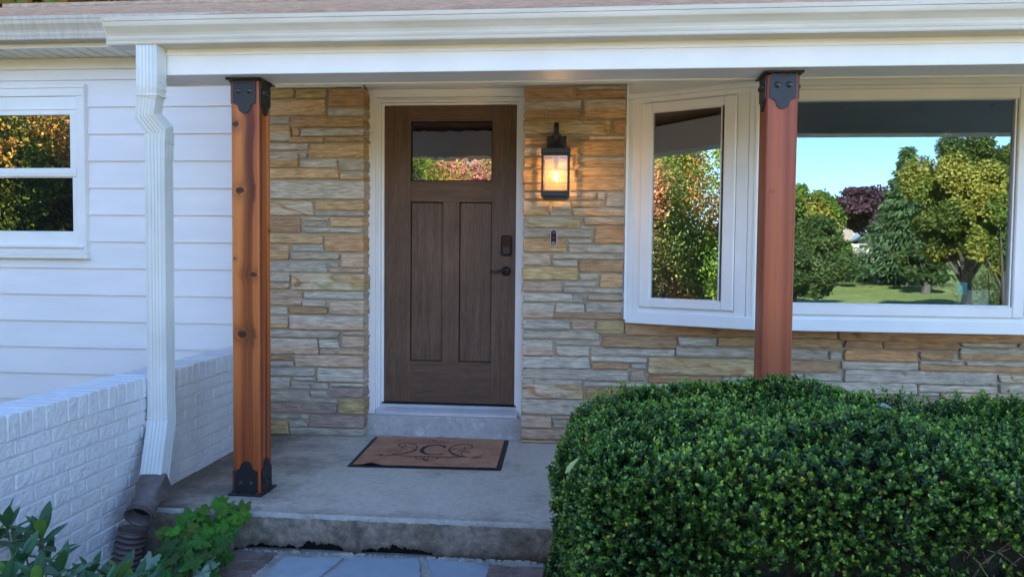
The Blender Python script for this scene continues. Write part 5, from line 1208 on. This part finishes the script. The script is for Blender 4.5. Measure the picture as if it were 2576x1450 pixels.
# fence
M_['fence'] = pm('weathered_fence', (.34,.29,.22), (.50,.44,.35), 3, .9, 30, .4, stretch=(8,1,1))
fa, fb = refl(2010, 690, 46), refl(2330, 690, 46); fz = ground_z(fa.y)
fe = thing('board_fence', ((fa.x+fb.x)/2, fa.y, fz), 'weathered board fence across the lawn', 'fence'); g = MB(); x = fa.x
while x < fb.x: g.box(x, x+.135, fa.y, fa.y+.02, fz, fz+1.55+random.uniform(-.01,.01)); x += .15
obj('boards', g, M_['fence'], fe); g = MB()
for z in (.3, 1.3): g.box(fa.x, fb.x, fa.y+.021, fa.y+.06, fz+z, fz+z+.09)
obj('rails', g, M_['fence'], fe)
x = fa.x
while x < fb.x: g = MB(); g.box(x, x+.1, fa.y+.061, fa.y+.16, fz, fz+1.65); obj('post', g, M_['fence'], fe); x += 2.4
# neighbouring houses
def nhouse(u0, u1, v0, v1, D, wall, roofc, label, gable):
    a, b = refl(u0, v0, D), refl(u1, v1, D); gz = ground_z(a.y); y0 = a.y; y1 = a.y-7; ze = b.z+(a.z-b.z)*.45; zr = a.z
    t = thing('neighbour_house', ((a.x+b.x)/2, y0-3.5, gz), label, 'house'); W_ = pm('wall_paint', tuple(x*.92 for x in wall), wall, 2, .7, 30, .1); R2 = pm('roof_felt', tuple(x*.8 for x in roofc), roofc, 6, .85, 30, .3)
    g = MB(); g.box(a.x, b.x, y1, y0, gz, ze)
    if gable: m = (a.x+b.x)/2; g.prism([(a.x,ze),(b.x,ze),(m,zr)], lambda p,q: (p,y0,q), lambda p,q: (p,y1,q))
    obj('wall', g, W_, t); g = MB()
    if gable:
        for s, e in (((a.x-.4,ze-.25),(m,zr+.05)),((b.x+.4,ze-.25),(m,zr+.05))): g.prism([s,e,(e[0],e[1]+.12),(s[0],s[1]+.12)], lambda p,q: (p,y0+.4,q), lambda p,q: (p,y1-.4,q))
    else:
        g.prism([(y0+.5,ze-.1),((y0+y1)/2,zr),(y1-.5,ze-.1)], lambda p,q: (a.x-.4,p,q), lambda p,q: (b.x+.4,p,q))
    obj('roof', g, R2, t)
    for k in (.3, .68):
        x = a.x+(b.x-a.x)*k; g = MB(); g.box(x-.55, x+.55, y0, y0+.04, gz+.9, gz+2.0); f = obj('window', g, M_['vinyl'], t)
        for s in (-1, 1): g = MB(); g.box(x+s*.27-.23, x+s*.27+.23, y0+.041, y0+.05, gz+.97, gz+1.93); obj('pane', g, M_['screen'], f)
nhouse(2125, 2265, 556, 640, 58, (.55,.50,.40), (.38,.27,.18), 'tan roofed bungalow beyond the fence', False)
nhouse(2262, 2335, 530, 640, 50, (.50,.58,.68), (.30,.32,.36), 'pale blue gabled house half hidden by the conifer', True)
# dense tall trees behind the left half of the house: added to shade the porch front, some seen over the eave
for k, x in enumerate((-27,-23,-19.5,-16,-12.8,-9.4,-6.2)):
    y = 17+(k % 2)*1.6; h = 10.6+(k*37 % 5)*.25; blobs = [(x,y,h*.62,2.6,2.2,h*.36)]+[(x+random.uniform(-1.8,1.8), y+random.uniform(-1,1), h*random.uniform(.35,.9), 1.3,1.2,1.3) for _ in range(7)]
    lab = ['farthest left','second from the far left','third from the far left','fourth from the far left','fifth from the far left','sixth, behind the porch post','nearest the door end'][k]
    tree('sun_block_tree', (x,y,-.4), blobs, 7000, .42, [(.34,.14,.02),(.60,.27,.03),(.16,.18,.03)] if k > 0 else [(.05,.09,.02),(.12,.14,.03),(.32,.15,.03)], ('orange' if k > 0 else 'green')+' tall dense sun-blocking tree behind the house, '+lab, group='tall sun-blocking trees behind the house', tr=.28)
